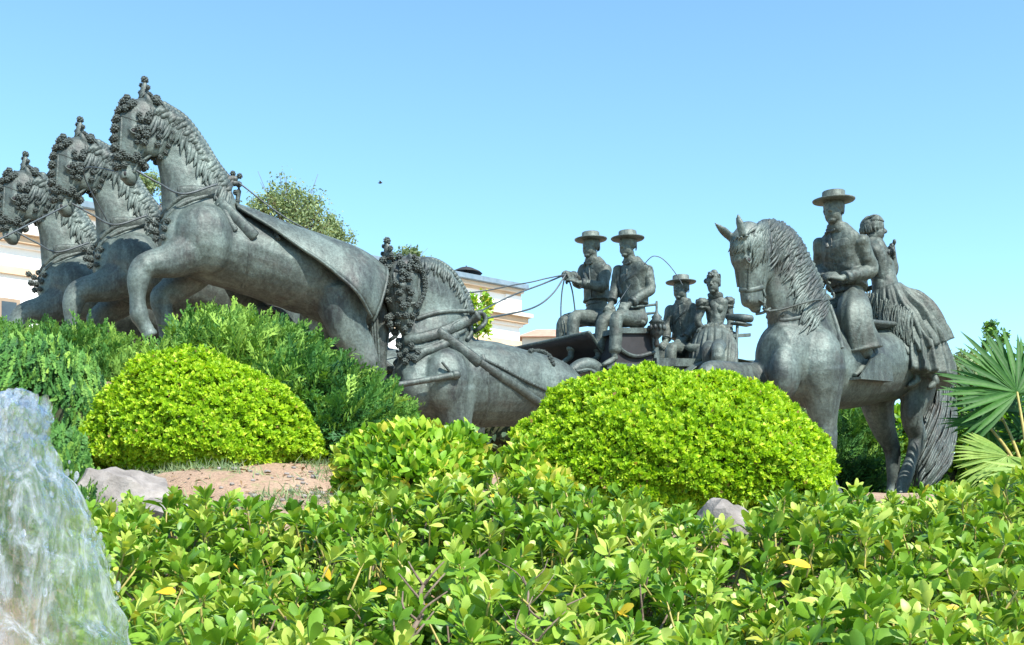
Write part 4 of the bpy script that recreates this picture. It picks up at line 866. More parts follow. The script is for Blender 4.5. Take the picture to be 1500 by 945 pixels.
def gz(x, y):
    x = np.asarray(x, float); y = np.asarray(y, float); sh = x.shape; x = x.ravel(); y = y.ravel(); out = np.empty(len(x))
    for i in range(0, len(x), 20000):
        d = (x[i:i+20000, None]-CPn[:, 0])**2+(y[i:i+20000, None]-CPn[:, 1])**2+.12; w = d**-2.0; out[i:i+20000] = (w*CPn[:, 2]).sum(1)/w.sum(1)
    out += (.018*np.sin(x*3.1+1.3*np.sin(y*2.2))+.014*np.sin(y*4.7+x*1.7)+.006*np.sin(x*17+y*9)*np.sin(y*15))*np.clip(out, 0, 1)
    return out.reshape(sh)
def axis(lo, hi, st, far): 
    a = np.arange(lo, hi+1e-6, st); e = []; s = st
    while True:
        s *= 1.35; e.append(s)
        if sum(e) > far: break
    c = np.cumsum(e); return np.concatenate([(lo-c)[::-1], a, hi+c])
ax_, ay_ = axis(-9, 9, .09, 2500), axis(-1, 17, .09, 2500); gx, gy = np.meshgrid(ax_, ay_); zz = gz(gx, gy); nx_ = len(ax_); ny_ = len(ay_)
V = np.stack([gx, gy, zz], -1).reshape(-1, 3); ii = (np.arange(ny_-1)[:, None]*nx_+np.arange(nx_-1)[None]).ravel()
me = npmesh('ground', V, np.stack([ii, ii+1, ii+nx_+1, ii+nx_], 1))
m_, nt, p = newmat('soil'); v = mapping(nt, (1, 1, 1))
a = noise(nt, 1.6, 8, .65, v, .3); r1 = ramp(nt, [(.3, (.30, .19, .12)), (.5, (.42, .28, .19)), (.7, (.54, .40, .28))]); nt.links.new(a.outputs[0], r1.inputs[0])
b = noise(nt, 2.3, 7, .7, v, .5); r2 = ramp(nt, [(.54, (0, 0, 0)), (.64, (1, 1, 1))]); nt.links.new(b.outputs[0], r2.inputs[0])
c = mix(nt, r1.outputs[0], (.22, .27, .09), r2.outputs[0]); e = noise(nt, 70, 4, .7, v); r3 = ramp(nt, [(.3, (.6, .6, .6)), (.65, (1.15, 1.15, 1.15))]); nt.links.new(e.outputs[0], r3.inputs[0])
nt.links.new(mix(nt, c, r3.outputs[0], 1.0, 'MULTIPLY'), p.inputs['Base Color']); p.inputs['Roughness'].default_value = .95
bump(nt, p, e.outputs[0], .7, .03)
tag(link('ground', me, m_), None, kind='structure')

# ------------------------------------------------------------------ leaves
def leaf_shape(L, Wd, prof, droop=.15, fold=.25, curl=0, twist=0):
    n = len(prof); V = []; Q = []
    for i, w in enumerate(prof):
        t = i/(n-1); z = -droop*L*t*t+curl*L*t; x = L*t*(1-.08*t)
        for s in (-1, 0, 1): V.append((x, s*w*Wd, z+abs(s)*w*Wd*fold+twist*s*w*Wd*t))
    for i in range(n-1):
        a = i*3; Q += [(a, a+3, a+4, a+1), (a+1, a+4, a+5, a+2)]
    return np.array(V), np.array(Q)
def frames(d, n):
    """rotation matrices with x = d (leaf axis), z near n (leaf face)"""
    d = d/np.linalg.norm(d, axis=1, keepdims=True); y = np.cross(n, d); y /= np.maximum(np.linalg.norm(y, axis=1, keepdims=True), 1e-6); z = np.cross(d, y)
    return np.stack([d, y, z], 2)
def scatter(shapes, Rm, T, sc, tint, origin=(0, 0, 0)):
    m = len(T); which = rng.integers(0, len(shapes), m); Vs, Qs, Ts = [], [], []; off = 0
    for k, (V0, Q0) in enumerate(shapes):
        s = np.where(which == k)[0]
        if len(s) == 0: continue
        v = np.einsum('mij,nj->mni', Rm[s], V0)*sc[s, None, None]+T[s, None]-np.asarray(origin, float)
        Vs.append(v.reshape(-1, 3)); Qs.append((Q0[None]+(np.arange(len(s))*len(V0))[:, None, None]+off).reshape(-1, Q0.shape[1])); off += v.shape[0]*v.shape[1]
        Ts.append(np.repeat(tint[s], len(V0)))
    return np.vstack(Vs), np.vstack(Qs), np.concatenate(Ts)
def sphere_dirs(n):
    v = rng.normal(size=(n, 3)); return v/np.linalg.norm(v, axis=1, keepdims=True)
def blob_points(blobs, n, depth=.12, zmin=None, squash=1.0):
    """points near the outer surface of a union of ellipsoids given as (px, py, Y, rx, ry) in photo pixels"""
    cs = np.array([W(b[0], b[1], b[2]) for b in blobs]); rs = np.array([(b[3]*b[2]/F, b[3]*b[2]/F*(b[5] if len(b) > 5 else .9), b[4]*b[2]/F) for b in blobs])
    area = rs[:, 0]*rs[:, 2]+.3*rs[:, 0]*rs[:, 1]; cnt = (area/area.sum()*n).astype(int); P, N = [], []
    for i, c in enumerate(cnt):
        d = sphere_dirs(c); bump_ = 1+.035*np.sin(d[:, 0]*9+i)*np.sin(d[:, 2]*8+2*i)+.03*np.sin(d[:, 1]*14+d[:, 0]*11); r = 1-depth*rng.random(c)**1.7
        p = cs[i]+d*rs[i]*(r*bump_)[:, None]; nn = d/rs[i]; nn /= np.linalg.norm(nn, axis=1, keepdims=True); keep = np.ones(c, bool)
        for j in range(len(blobs)):
            if j != i: q = (p-cs[j])/rs[j]; keep &= (q**2).sum(1) > (1-depth*.9)**2
        P.append(p[keep]); N.append(nn[keep])
    P = np.vstack(P); N = np.vstack(N)
    k = P[:, 2] > gz(P[:, 0], P[:, 1])-.02
    if zmin is not None: k &= P[:, 2] > zmin
    return P[k], N[k], cs, rs
LB = [leaf_shape(1, .26, [.1, .75, 1, .8, .15], .2, .25), leaf_shape(1, .30, [.1, .8, 1, .7, .1], -.1, .35), leaf_shape(1, .24, [.15, .8, .95, .8, .2], .35, .15)]
LS = [leaf_shape(1, .27, [.2, 1, .25], .2, .3), leaf_shape(1, .33, [.2, 1, .2], -.1, .3), leaf_shape(1, .24, [.25, 1, .3], .3, .2)]
M['box_leaf'] = leafmat('box_leaf', [(0, (.10, .24, .012)), (.45, (.30, .52, .022)), (.8, (.50, .70, .04)), (.95, (.62, .74, .09)), (1, (.34, .22, .08))], .5, .36, .3)
M['shrub_leaf'] = leafmat('shrub_leaf', [(0, (.07, .20, .012)), (.45, (.19, .40, .02)), (.8, (.40, .58, .05)), (1, (.62, .58, .09))], .45, .32, .4)
M['hedge_leaf'] = leafmat('hedge_leaf', [(0, (.03, .10, .018)), (.3, (.09, .22, .018)), (.6, (.20, .37, .03)), (.85, (.44, .55, .11)), (.93, (.52, .52, .07)), (1, (.72, .46, .03))], .42, .28, .4)
M['juniper'] = leafmat('juniper', [(0, (.02, .085, .03)), (.5, (.09, .24, .045)), (1, (.30, .48, .08))], .6, .2, .25)
M['olive'] = leafmat('olive', [(0, (.07, .12, .065)), (.5, (.19, .27, .13)), (1, (.36, .44, .22))], .6, .3, .25)
M['bark'] = plain('bark', (.09, .06, .04), (.24, .18, .13), 20, .9, .6, 60)
M['core'] = plain('shade_core', (.018, .022, .008), (.05, .055, .02), 12, .95, .6, 40)  # near-black colour painting the shaded interior of the bushes
M['rock'] = plain('rock', (.13, .115, .105), (.33, .295, .27), 9, .95, 1.0, 26)
M['stem'] = plain('green_stem', (.25, .22, .06), (.45, .36, .10), 20, .6)

def leafy(label, cat, name, blobs, n, size, shapes, mat, group=None, depth=.14, tintmu=.5, tsd=.22, coresc=.86, up=.35, out=1.0, rnd=.8, trunk=True, face=1.0, mound=True):
    base = W(blobs[0][0], blobs[0][1], blobs[0][2]); base[2] = float(gz(base[0], base[1])); root = thing(name, base, label, cat, group)
    P, N, cs, rs = blob_points(blobs, n, depth); m = len(P)
    d = N*out+rng.normal(size=(m, 3))*rnd*.6+np.array([0, 0, up]); fn = N*face+rng.normal(size=(m, 3))*.55+np.array([0, 0, .4])
    clump = .5+.25*np.sin(P[:, 0]*11+2*np.sin(P[:, 2]*9))+.25*np.sin(P[:, 1]*10+P[:, 2]*12); t = np.clip(tintmu+(clump-.5)*.35+rng.normal(size=m)*tsd, 0, 1)
    V, Q, T = scatter(shapes, frames(d, fn), P, size*rng.uniform(.7, 1.25, m), t, base)
    o = link('foliage', npmesh('foliage', V, Q, T), M[mat], root); o['kind'] = 'stuff'
    mb = MB()
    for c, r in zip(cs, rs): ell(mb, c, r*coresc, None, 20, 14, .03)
    link('shade_core', mesh_of('shade_core', mb, base), M['core'], root)['kind'] = 'stuff'  # solid dark ellipsoids stand in for the shade inside the foliage
    if trunk:
        mb = MB()
        for i in range(9):
            a = rng.uniform(0, 6.28); q = base+np.array([.06*math.cos(a), .06*math.sin(a), -.1]); c = cs[i % len(cs)]; e = c+sphere_dirs(1)[0]*rs[i % len(cs)]*.9
            tube(mb, [q, .5*(q+e)+np.array([0, 0, -.06]), e], [.018, .012, .005], 6, 4)
        link('branches', mesh_of('branches', mb, base), M['bark'], root)['kind'] = 'stuff'
    return root, P, N
# clipped lime-green mounds: one smooth but uneven dome each, covered in small rosettes
def dome(label, px, py, Y, rx, top, bot, shear, n, size, seed):
    c = W(px, py, Y); k = Y/F; a, ct, cb = rx*k, top*k, bot*k; g = np.random.default_rng(seed); ph = g.uniform(0, 6, 8)
    base = np.array([c[0], c[1], float(gz(c[0], c[1]))]); root = thing('clipped_bush', base, label, 'bush', 'clipped dome bushes')
    def surf(d):
        b = 1.01+.036*np.sin(d[:, 0]*5+ph[0]+1.5*d[:, 2])+.02*np.sin(d[:, 1]*6+d[:, 2]*4+ph[1])+.022*np.sin(d[:, 0]*11+d[:, 2]*9+ph[2])+.016*np.sin(d[:, 0]*19-d[:, 1]*14+ph[3])+.016*np.sin(d[:, 2]*27+d[:, 0]*16+ph[4])*np.sin(d[:, 1]*21)+.014*np.sin(d[:, 0]*44+ph[5])*np.sin(d[:, 2]*39+ph[6])
        p = d*np.stack([np.full(len(d), a), np.full(len(d), a*.85), np.where(d[:, 2] > 0, ct, cb)], 1)*(b/(np.abs(np.hypot(d[:, 0], d[:, 1]))**1.78+np.abs(d[:, 2])**1.78)**(1/1.78))[:, None]; p[:, 0] += shear*p[:, 2]; return p
    d = sphere_dirs(n); d = d[(d[:, 1] < .55)]; e = 1e-3; P = surf(d)
    N = P/np.array([a*a, a*a*.72, ct*ct]); N[:, 2] = np.where(d[:, 2] > 0, P[:, 2]/ct**2, P[:, 2]/cb**2*.6); N /= np.linalg.norm(N, axis=1, keepdims=True)
    P = P+c-N*(rng.random(len(P))**1.3*.085)[:, None]; ok = P[:, 2] > gz(P[:, 0], P[:, 1]); P, N = P[ok], N[ok]; m = len(P)
    # rosettes: leaves spreading round each shoot tip
    ax = N+rng.normal(size=(m, 3))*.35+np.array([0, 0, .35]); ax /= np.linalg.norm(ax, axis=1, keepdims=True); q = rng.normal(size=(m, 3)); u1 = np.cross(ax, q); u1 /= np.linalg.norm(u1, axis=1, keepdims=True); u2 = np.cross(ax, u1)
    DD, NN, PP, TT = [], [], [], []; shoot = rng.normal(size=m)*.2; nl = 6
    for j in range(nl):
        an = j*2.4; el = 1.15-.85*j/nl+rng.normal(size=m)*.15; rad = u1*math.cos(an)+u2*math.sin(an); ce, se = np.cos(el)[:, None], np.sin(el)[:, None]
        DD.append(ax*se+rad*ce); NN.append(ax*ce-rad*se+rng.normal(size=(m, 3))*.3); PP.append(P-ax*.012*j/nl); TT.append(.50+shoot+rng.normal(size=m)*.12+(.12 if j < 2 else -.04))
    DD, NN, PP, TT = np.vstack(DD), np.vstack(NN), np.vstack(PP), np.clip(np.concatenate(TT), 0, .93); TT = np.where(rng.random(len(TT)) < .007, 1, TT)
    V, Q, T = scatter(LR, frames(DD, NN), PP, size*rng.uniform(.75, 1.2, len(PP)), TT, base); link('foliage', npmesh('foliage', V, Q, T), M['box_leaf'], root)['kind'] = 'stuff'
    mb = MB(); ell(mb, (0, 0, 0), (1, 1, 1), None, 40, 26); V = surf(np.array(mb.v))*.90+c; mb.v = [tuple(q) for q in V]; link('shade_core', mesh_of('shade_core', mb, base), M['core'], root)  # shrunken dark dome shows as painted shade between the leaves
    mb = MB()
    for i in range(10): 
        an = i*.63; o = np.array([math.cos(an)*a*.5, math.sin(an)*a*.4, 0]); tube(mb, [base-UP*.05, base+o*.4+UP*.1, c+o*1.3], [.02, .014, .008], 6, 3)
    link('branches', mesh_of('branches', mb, base), M['bark'], root)['kind'] = 'stuff'
LR = [(np.array([(0, 0, 0), (.5, .34, z), (1, 0, e), (.45, -.34, z)]), np.array([(0, 2, 1), (0, 3, 2)])) for z, e in ((.12, 0), (.16, -.15), (.05, .1))]
dome('large clipped lime-green dome bush beneath the carriage', 970, 706, 6.0, 238, 165, 110, -.03, 50000, .027, 1)
dome('smaller clipped lime-green dome bush on the left above the bare soil', 299, 660, 7.0, 168, 146, 60, -.08, 30000, .029, 2)
# looser yellow-green shrubs between them
leafy('loose yellow-green shrub in the middle between the two dome bushes', 'shrub', 'shrub', [(600, 684, 5.9, 88, 60), (538, 694, 5.9, 44, 58), (672, 676, 6.0, 40, 48), (610, 706, 5.7, 78, 46)], 7500, .062, LB, 'shrub_leaf', None, .3, .55, .25, .72, .6, .8, 1.0)
leafy('pale yellow-green shrub growing against the left side of the large dome bush', 'shrub', 'shrub', [(768, 688, 5.5, 30, 40), (795, 728, 5.4, 54, 34)], 3000, .058, LB, 'shrub_leaf', None, .35, .72, .2, .7, .6, .8, 1.0)

# ------------------------------------------------------------------ juniper: feathery sprays
def spray_shape(seed, L=1.0, n=30, droop=.1, w=.02, tw=.16):
    g = np.random.default_rng(seed); V, Q = [], []
    def st(a, b, wd, up_):
        a = np.array(a); b = np.array(b); s = unit(np.cross(b-a, up_))*wd; o = len(V); mdl = .45*a+.55*b; V.extend([a, mdl+s, b, mdl-s]); Q.append((o, o+1, o+2, o+3))
    side = g.uniform(-.25, .25)
    C_ = lambda t: np.array([L*t, side*t*t, -droop*t*t+.06*math.sin(t*5+seed)])
    for i in range(4): st(C_(i/4), C_((i+1)/4+.02), w*.9, (0, 0, 1))
    for i in range(n):
        t = .08+.92*i/n; s = 1 if i % 2 else -1; c = C_(t); ln = tw*(1.25-t*.75)*g.uniform(.7, 1.3); an = g.uniform(.5, .85)
        e = c+np.array([ln*math.cos(an), s*ln*math.sin(an), g.uniform(-.35, .5)*ln]); st(c, e, w*g.uniform(.8, 1.2), (0, g.uniform(-.4, .4), 1))
        f_ = c*.4+e*.6; st(f_, f_+np.array([ln*.5, -s*ln*.12, g.uniform(-.2, .35)*ln]), w*.75, (g.uniform(-.5, .5), 0, 1))
    return np.array(V), np.array(Q)
SP = [spray_shape(i, 1, 26, .05+.05*i, .022, .2) for i in range(6)]
SPH = [spray_shape(20+i, 1, 34, .02, .03, .08) for i in range(4)]
def juniper(label, blobs, n, size, dirv, name='juniper', cat='shrub', shapes=SP, group=None, depth=.45, mu=.5, rnd=.45, out=.5, coresc=.7, mat='juniper'):
    base = W(blobs[0][0], blobs[0][1], blobs[0][2]); base[2] = float(gz(base[0], base[1])); root = thing(name, base, label, cat, group)
    P, N, cs, rs = blob_points(blobs, n, depth); m = len(P); dd = np.asarray(dirv, float)
    d = N*out+dd+rng.normal(size=(m, 3))*rnd; fn = rng.normal(size=(m, 3))*.5+np.array([.1, -.5, .6]); t = np.clip(mu+rng.normal(size=m)*.22+.15*np.sin(P[:, 0]*7+P[:, 2]*5), 0, 1)
    V, Q, T = scatter(shapes, frames(d, fn), P-d/np.linalg.norm(d, axis=1, keepdims=True)*size*.5, size*rng.uniform(.65, 1.25, m), t, base)
    link('foliage', npmesh('foliage', V, Q, T), M[mat], root)['kind'] = 'stuff'
    mb = MB()
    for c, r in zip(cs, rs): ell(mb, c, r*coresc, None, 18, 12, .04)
    link('shade_core', mesh_of('shade_core', mb, base), M['core'], root)['kind'] = 'stuff'; return root  # solid dark blobs give the gaps between sprays their shade
juniper('feathery green juniper spreading behind the smaller dome bush, below the raised hoof', [(315, 545, 8.2, 80, 58), (262, 578, 8.0, 74, 48), (385, 555, 8.0, 85, 60), (300, 512, 8.4, 36, 30), (430, 550, 8.1, 50, 40), (345, 505, 8.4, 40, 28)], 3600, .32, (.45, -.1, .6), group='junipers on the slope', mu=.7)
juniper('darker feathery juniper on the right slope beneath the hind legs of the leading horse', [(470, 600, 7.6, 80, 52), (530, 630, 7.3, 66, 38), (430, 590, 7.6, 66, 56)], 3200, .30, (.6, -.15, .35), group='junipers on the slope', mu=.56)
juniper('upright green juniper at the far left under the legs of the leading horses', [(60, 545, 8.4, 90, 56), (135, 540, 8.5, 56, 54), (-10, 550, 8.4, 70, 56), (160, 565, 8.2, 44, 34)], 3800, .22, (.1, -.1, .9), group='junipers on the slope', mu=.6)
juniper('dark rosemary with hanging stringy stems behind the fountain water', [(50, 610, 7.5, 105, 105), (-30, 600, 7.6, 90, 110), (105, 640, 7.2, 42, 64), (80, 690, 6.6, 50, 50)], 5800, .26, (0, -.35, -1.0), 'rosemary', 'shrub', SPH, None, .3, .52, .22, .35, .8)
juniper('low dark rosemary mat beside the flat-topped rock', [(72, 752, 5.3, 66, 62), (-40, 750, 5.4, 90, 80), (112, 775, 5.0, 34, 44)], 2600, .20, (0, -.2, .7), 'rosemary', 'shrub', SPH, None, .3, .4, .35, .5, .8)
juniper('dark feathery juniper standing behind the legs of the ridden horse', [(1258, 665, 11.8, 46, 56), (1238, 700, 11.6, 50, 50), (1300, 715, 12.0, 40, 36)], 1800, .30, (.3, -.1, .5), mu=.3)

# ------------------------------------------------------------------ front hedge: whorls of broad leaves
HL = [leaf_shape(1, .21, [.12, .42, .8, 1, .88, .3], .18, .22), leaf_shape(1, .22, [.12, .45, .8, 1, .85, .3], -.05, .3), leaf_shape(1, .20, [.12, .4, .75, 1, .9, .35], .35, .12), leaf_shape(1, .21, [.12, .45, .8, 1, .9, .35], .1, .35, 0, .2), leaf_shape(1, .22, [.15, .45, .8, 1, .85, .3], .5, .2)]
TX = [100, 150, 200, 260, 330, 430, 500, 560, 620, 700, 750, 800, 870, 960, 1010, 1050, 1085, 1130, 1180, 1250, 1310, 1370, 1430, 1500, 1600]
TY = [765, 752, 750, 740, 754, 766, 750, 728, 720, 706, 712, 730, 738, 738, 750, 795, 800, 754, 746, 742, 750, 740, 730, 718, 706]
def htop(px, Y):
    t = np.interp(px, TX, TY); return t+(985-t)*np.clip((4.1-Y)/1.75, 0, 1)**.95
hb = thing('hedge', (.7, 3.2, 1.1), 'long green broad-leaved hedge filling the whole foreground right of the fountain water', 'hedge')
org = np.array([.7, 3.2, 1.1]); D_, N_, P_, T_, lay, SC = [], [], [], [], [], []; stems = MB(); st2 = MB()
cells = []; Y = 4.8
while Y < 6.4:
    x = (1130-750)/F*Y
    while x < (1520-750)/F*Y: cells.append((x+rng.uniform(-.05, .05), Y+rng.uniform(-.05, .05))); x += .10
    Y += .11
Y = 2.28
while Y < 4.75:
    sx = .074; X0 = (115-750)/F*Y-.0; X1 = (1530-750)/F*Y
    if Y < 2.8: X0 += .0
    x = X0
    while x < X1: cells.append((x+rng.uniform(-.04, .04), Y+rng.uniform(-.045, .045))); x += sx
    Y += .078
shp = []
for (x, Y) in cells:
    px = 750+x/Y*F
    if Y < 2.9 and px < 175+(2.9-Y)*90: continue
    py = htop(px, min(Y, 4.1))+(max(0, Y-4.1)*18 if Y < 4.8 else 2); z0 = CZ+(HZ-py)/F*Y+.04*math.sin(x*7+2*math.sin(Y*5))+rng.uniform(-.05, .03)
    hole = math.sin(x*9+2.1*math.sin(Y*11))+math.sin(Y*13+x*5+1)+.6*math.sin(x*21+Y*17); gap = hole > 1.15 and Y < 3.7
    for L_ in range(4):
        if rng.random() < (.10 if L_ == 0 else .25) or (gap and L_ < 3 and rng.random() < .82): continue
        z = z0-L_*.095+rng.uniform(-.03, .03); js = .5 if Y < 3.5 else .28; ax = unit(np.array([rng.normal()*js, rng.normal()*js*.9-.25*L_-.15, 1.0])); c = np.array([x+rng.normal()*.03, Y+rng.normal()*.03, z])
        nl = rng.integers(9, 16); u1 = unit(np.cross(ax, (1, .2, .1))); u2 = np.cross(ax, u1); ph = rng.uniform(0, 6); base_t = rng.choice([.35, .5, .62, .74], p=[.18, .3, .32, .20])+rng.normal()*.08-.05*L_  # lower layers tinted darker, shade put into the leaf colour
        for j in range(nl):
            el = 1.38-(1.05 if Y < 3.5 else .8)*(j/nl)+rng.normal()*.15; a = ph+j*2.4; rad = u1*math.cos(a)+u2*math.sin(a)
            d = ax*math.sin(el)+rad*math.cos(el); nn = ax*math.cos(el)-rad*math.sin(el)+rng.normal(size=3)*.25
            D_.append(d); N_.append(nn); P_.append(c-ax*.035*(j/nl)+rad*.004); lay.append(L_); SC.append((rng.uniform(.044, .074) if rng.random() < .85 else rng.uniform(.07, .088))*(.72+.35*(j/nl)))
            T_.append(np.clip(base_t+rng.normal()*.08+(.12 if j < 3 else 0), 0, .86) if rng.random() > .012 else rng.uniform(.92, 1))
        if L_ == 0: tube(st2, [c-ax*.12, c], [.0035, .003], 5, 1)
    if rng.random() < (.6 if gap else .2):
        g0 = np.array([x+rng.normal()*.12, Y+rng.normal()*.1, z0-.55]); e0 = np.array([x, Y, z0-.06]); mdp = .5*(g0+e0)+rng.normal(size=3)*.05; tube(stems, [g0, mdp, e0+rng.normal(size=3)*.03], [.007, .005, .0025], 6, 4)
D_, N_, P_, T_, lay, SC = map(np.array, (D_, N_, P_, T_, lay, SC))
# the one big yellow leaf, and a few more turned leaves
ex = [(1168, 824, 3.0, 1.0, .075), (556, 866, 2.9, .95, .05), (245, 868, 2.8, .95, .055), (1185, 880, 2.8, .93, .05), (1395, 890, 2.8, .97, .04), (640, 770, 3.6, .93, .05)]
for px, py, Y, t, s in ex:
    D_ = np.vstack([D_, [.9, -.2, .1]]); N_ = np.vstack([N_, [.1, -.75, .75]]); P_ = np.vstack([P_, W(px, py, Y)-np.array([s/2, 0, 0])]); T_ = np.append(T_, t); lay = np.append(lay, 0); SC = np.append(SC, s)
Rm = frames(D_, N_); Ppy = HZ-(P_[:, 2]-CZ)/P_[:, 1]*F; Ppx = 750+P_[:, 0]/P_[:, 1]*F
vis = (Ppy < 935) & (Ppx > 190) & (Ppx < 1490) & (lay == 0); score = np.where(vis, SC/P_[:, 1], 0); score[-6:] = 9; pick = np.argsort(-score)[:300]
rest = np.ones(len(P_), bool); rest[pick] = False
V, Q, T = scatter(HL, Rm[rest], P_[rest], SC[rest], T_[rest], org); link('foliage', npmesh('foliage', V, Q, T), M['hedge_leaf'], hb)['kind'] = 'stuff'
bank = {}
for i in pick:
    k = (int(rng.integers(0, len(HL))), int(round(T_[i]*8)))
    if k not in bank:
        me = npmesh('leaf', HL[k[0]][0], HL[k[0]][1], np.full(len(HL[k[0]][0]), k[1]/8.)); me.materials.append(M['hedge_leaf']); bank[k] = me
    o = bpy.data.objects.new('leaf', bank[k]); C.objects.link(o); o.parent = hb
    mt = Matrix(Rm[i].tolist()).to_4x4(); o.matrix_local = Matrix.Translation(Vector(P_[i]-org)) @ mt @ Matrix.Scale(float(SC[i]), 4)
link('branches', mesh_of('branches', stems, org), M['bark'], hb)['kind'] = 'stuff'; link('twigs', mesh_of('twigs', st2, org), M['stem'], hb)['kind'] = 'stuff'
for pts, r in (([(594, 965, 2.7), (604, 925, 2.85), (620, 895, 2.93), (616, 868, 3.0), (626, 850, 3.08)], .008), ([(780, 960, 2.6), (790, 925, 2.65), (816, 905, 2.7)], .006), ([(776, 960, 2.7), (768, 910, 2.85), (774, 870, 2.95), (766, 845, 3.05)], .004)):
    mb = MB(); pw = [W(*q) for q in pts]; tube(mb, pw, [r*(1-.5*i/len(pw)) for i in range(len(pw))], 8, 5)
    for i in range(1, len(pw)):
        for s_ in (1, -1): tube(mb, [.5*(pw[i]+pw[i-1]), .5*(pw[i]+pw[i-1])+np.array([s_*.03+rng.normal()*.01, -.01, .035]), pw[i]+np.array([s_*.06+rng.normal()*.01, -.01, .05])], [r*.5, r*.4, r*.25], 6, 3)
    link('branch', mesh_of('branch', mb, org), M['bark'], hb)

# ------------------------------------------------------------------ rocks, soil tufts
def rock(label, px, py, Y, r, seed, name='rock', group=None):
    g = np.random.default_rng(seed); mb = MB(); ell(mb, (0, 0, 0), (1, 1, 1), None, 40, 28); V = np.array(mb.v)
    for i in range(16):
        n = unit(g.normal(size=3)); h = g.uniform(.5, .8); d = V@n; V -= np.outer(np.maximum(d-h, 0), n)
    V += .035*np.sin(V*9+g.uniform(0, 6, 3))[:, [1, 2, 0]]*np.sin(V*14)[:, [2, 0, 1]]; V *= np.array(r); V += .004*np.sin(V*60+g.uniform(0, 6, 3))[:, [1, 2, 0]]+.006*np.sin(V*23)[:, [2, 0, 1]]; c = W(px, py, Y)
    mb.v = [tuple(q) for q in V]; me = mesh_of(name, mb); me.shade_smooth(); me.set_sharp_from_angle(angle=R(24)) if hasattr(me, 'set_sharp_from_angle') else None
    o = link(name, me, M['rock'], None, c); tag(o, label, 'rock', group); return o
rock('large flat-topped pinkish grey rock at the left of the bare soil', 194, 744, 5.3, (.27, .30, .24), 3)
rock('lower pale rock leaning on the right of the large flat-topped rock', 252, 762, 5.15, (.18, .20, .17), 8)
rock('grey rock showing under the lower edge of the large dome bush', 1075, 790, 4.85, (.18, .20, .20), 12)
n = 5200; px = rng.uniform(140, 520, n); Yt = rng.uniform(5.0, 7.0, n); X = (px-750)/F*Yt
dens = np.sin(X*6+1.5*np.sin(Yt*4))+np.sin(Yt*7+X*3)+(Yt > 6.35)*1.1; k = dens+rng.normal(size=n)*.4 > .75; X = X[k]; Yt = Yt[k]; m = len(X)
G0 = [leaf_shape(1, .05, [1, .8, .1], .35, .1), leaf_shape(1, .045, [1, .8, .1], .7, .1)]
d = rng.normal(size=(m, 3))*.5+np.array([0, 0, .8]); V, Q, T = scatter(G0, frames(d, rng.normal(size=(m, 3))), np.stack([X, Yt, gz(X, Yt)], 1), rng.uniform(.03, .075, m), np.clip(rng.normal(.55, .2, m), 0, 1))
tag(link('grass', npmesh('grass', V, Q, T), M['olive']), 'short sparse grass on the bare orange soil', 'grass', kind='stuff')
n = 260; Yl = rng.uniform(4.9, 6.9, n); Xl = (rng.uniform(180, 520, n)-750)/F*Yl; V, Q, T = scatter(HL, frames(rng.normal(size=(n, 3))*np.array([1, 1, .15]), rng.normal(size=(n, 3))*.3+UP), np.stack([Xl, Yl, gz(Xl, Yl)+.008], 1), rng.uniform(.02, .05, n), np.full(n, .99))
M['dead_leaf'] = plain('dead_leaf', (.12, .07, .035), (.34, .22, .11), 9, .9)
tag(link('fallen_leaves', npmesh('fallen_leaves', V, Q, T), M['dead_leaf']), 'dry brown leaves fallen on the bare soil', 'leaves', kind='stuff')
st = MB(); g = np.random.default_rng(77)
for i in range(90):
    px_, Y_ = g.uniform(200, 500), g.uniform(5.0, 6.7); x = (px_-750)/F*Y_; s = g.uniform(.006, .02); ell(st, (x, Y_, float(gz(x, Y_))+s*.3), (s, s*.8, s*.6), None, 7, 5, .2)
tag(link('pebbles', mesh_of('pebbles', st), M['rock']), 'small pebbles scattered on the bare soil', 'pebbles', kind='stuff')

# ------------------------------------------------------------------ fan palm at the right
M['palm'] = leafmat('palm_leaf', [(0, (.015, .085, .02)), (.5, (.09, .24, .04)), (1, (.34, .48, .12))], .55, .35, .25)
PLm = {}
def leaflet_mesh(t):
    if t not in PLm:
        V, Q = leaf_shape(1, .038, [.25, .8, 1, .9, .6, .05], .10, .45); me = npmesh('leaflet', V, Q, np.full(len(V), t)); me.materials.append(M['palm']); PLm[t] = me
    return PLm[t]
pr = W(1512, 745, 8.6); palm = thing('fan_palm', pr, 'green fan palm at the right edge behind the ridden horse tail', 'palm')
def frond(hub, R_, axis_, nrm, tint, spread=250, n=30, droop=.0):
    h = np.asarray(hub); b = pr+np.array([0, 0, .1]); mb = MB(); tube(mb, [b, .5*(b+h)+np.array([0, 0, .05]), h], [.016, .012, .009], 8, 4)
    fr = link('frond', mesh_of('frond', mb, pr), M['stem'], palm); nrm = unit(nrm); a0 = unit(np.asarray(axis_)-nrm*np.dot(axis_, nrm)); b0 = np.cross(nrm, a0)
    for i in range(n):
        an = R(-spread/2+spread*i/(n-1)); d = a0*math.cos(an)+b0*math.sin(an)+nrm*rng.uniform(-.10, .10)-UP*droop*abs(math.sin(an)); s = R_*rng.uniform(.86, 1.05)*(1-.12*abs(an)/2.2)
        Mx = frames(np.array([d]), np.array([nrm+rng.normal(size=3)*.12]))[0]; o = bpy.data.objects.new('leaflet', leaflet_mesh(round(min(1, max(0, tint+rng.uniform(-.12, .12)))*6)/6)); C.objects.link(o); o.parent = fr
        o.matrix_local = Matrix.Translation(Vector(h-pr)) @ Matrix(Mx.tolist()).to_4x4() @ Matrix.Scale(float(s), 4)
frond(W(1490, 575, 8.9), .70, (-.2, 0, 1), (.1, -.85, .35), .22, 250, 44)
frond(W(1462, 600, 9.5), .6, (-.5, .2, .8), (.3, -.8, .3), .12, 240, 38)
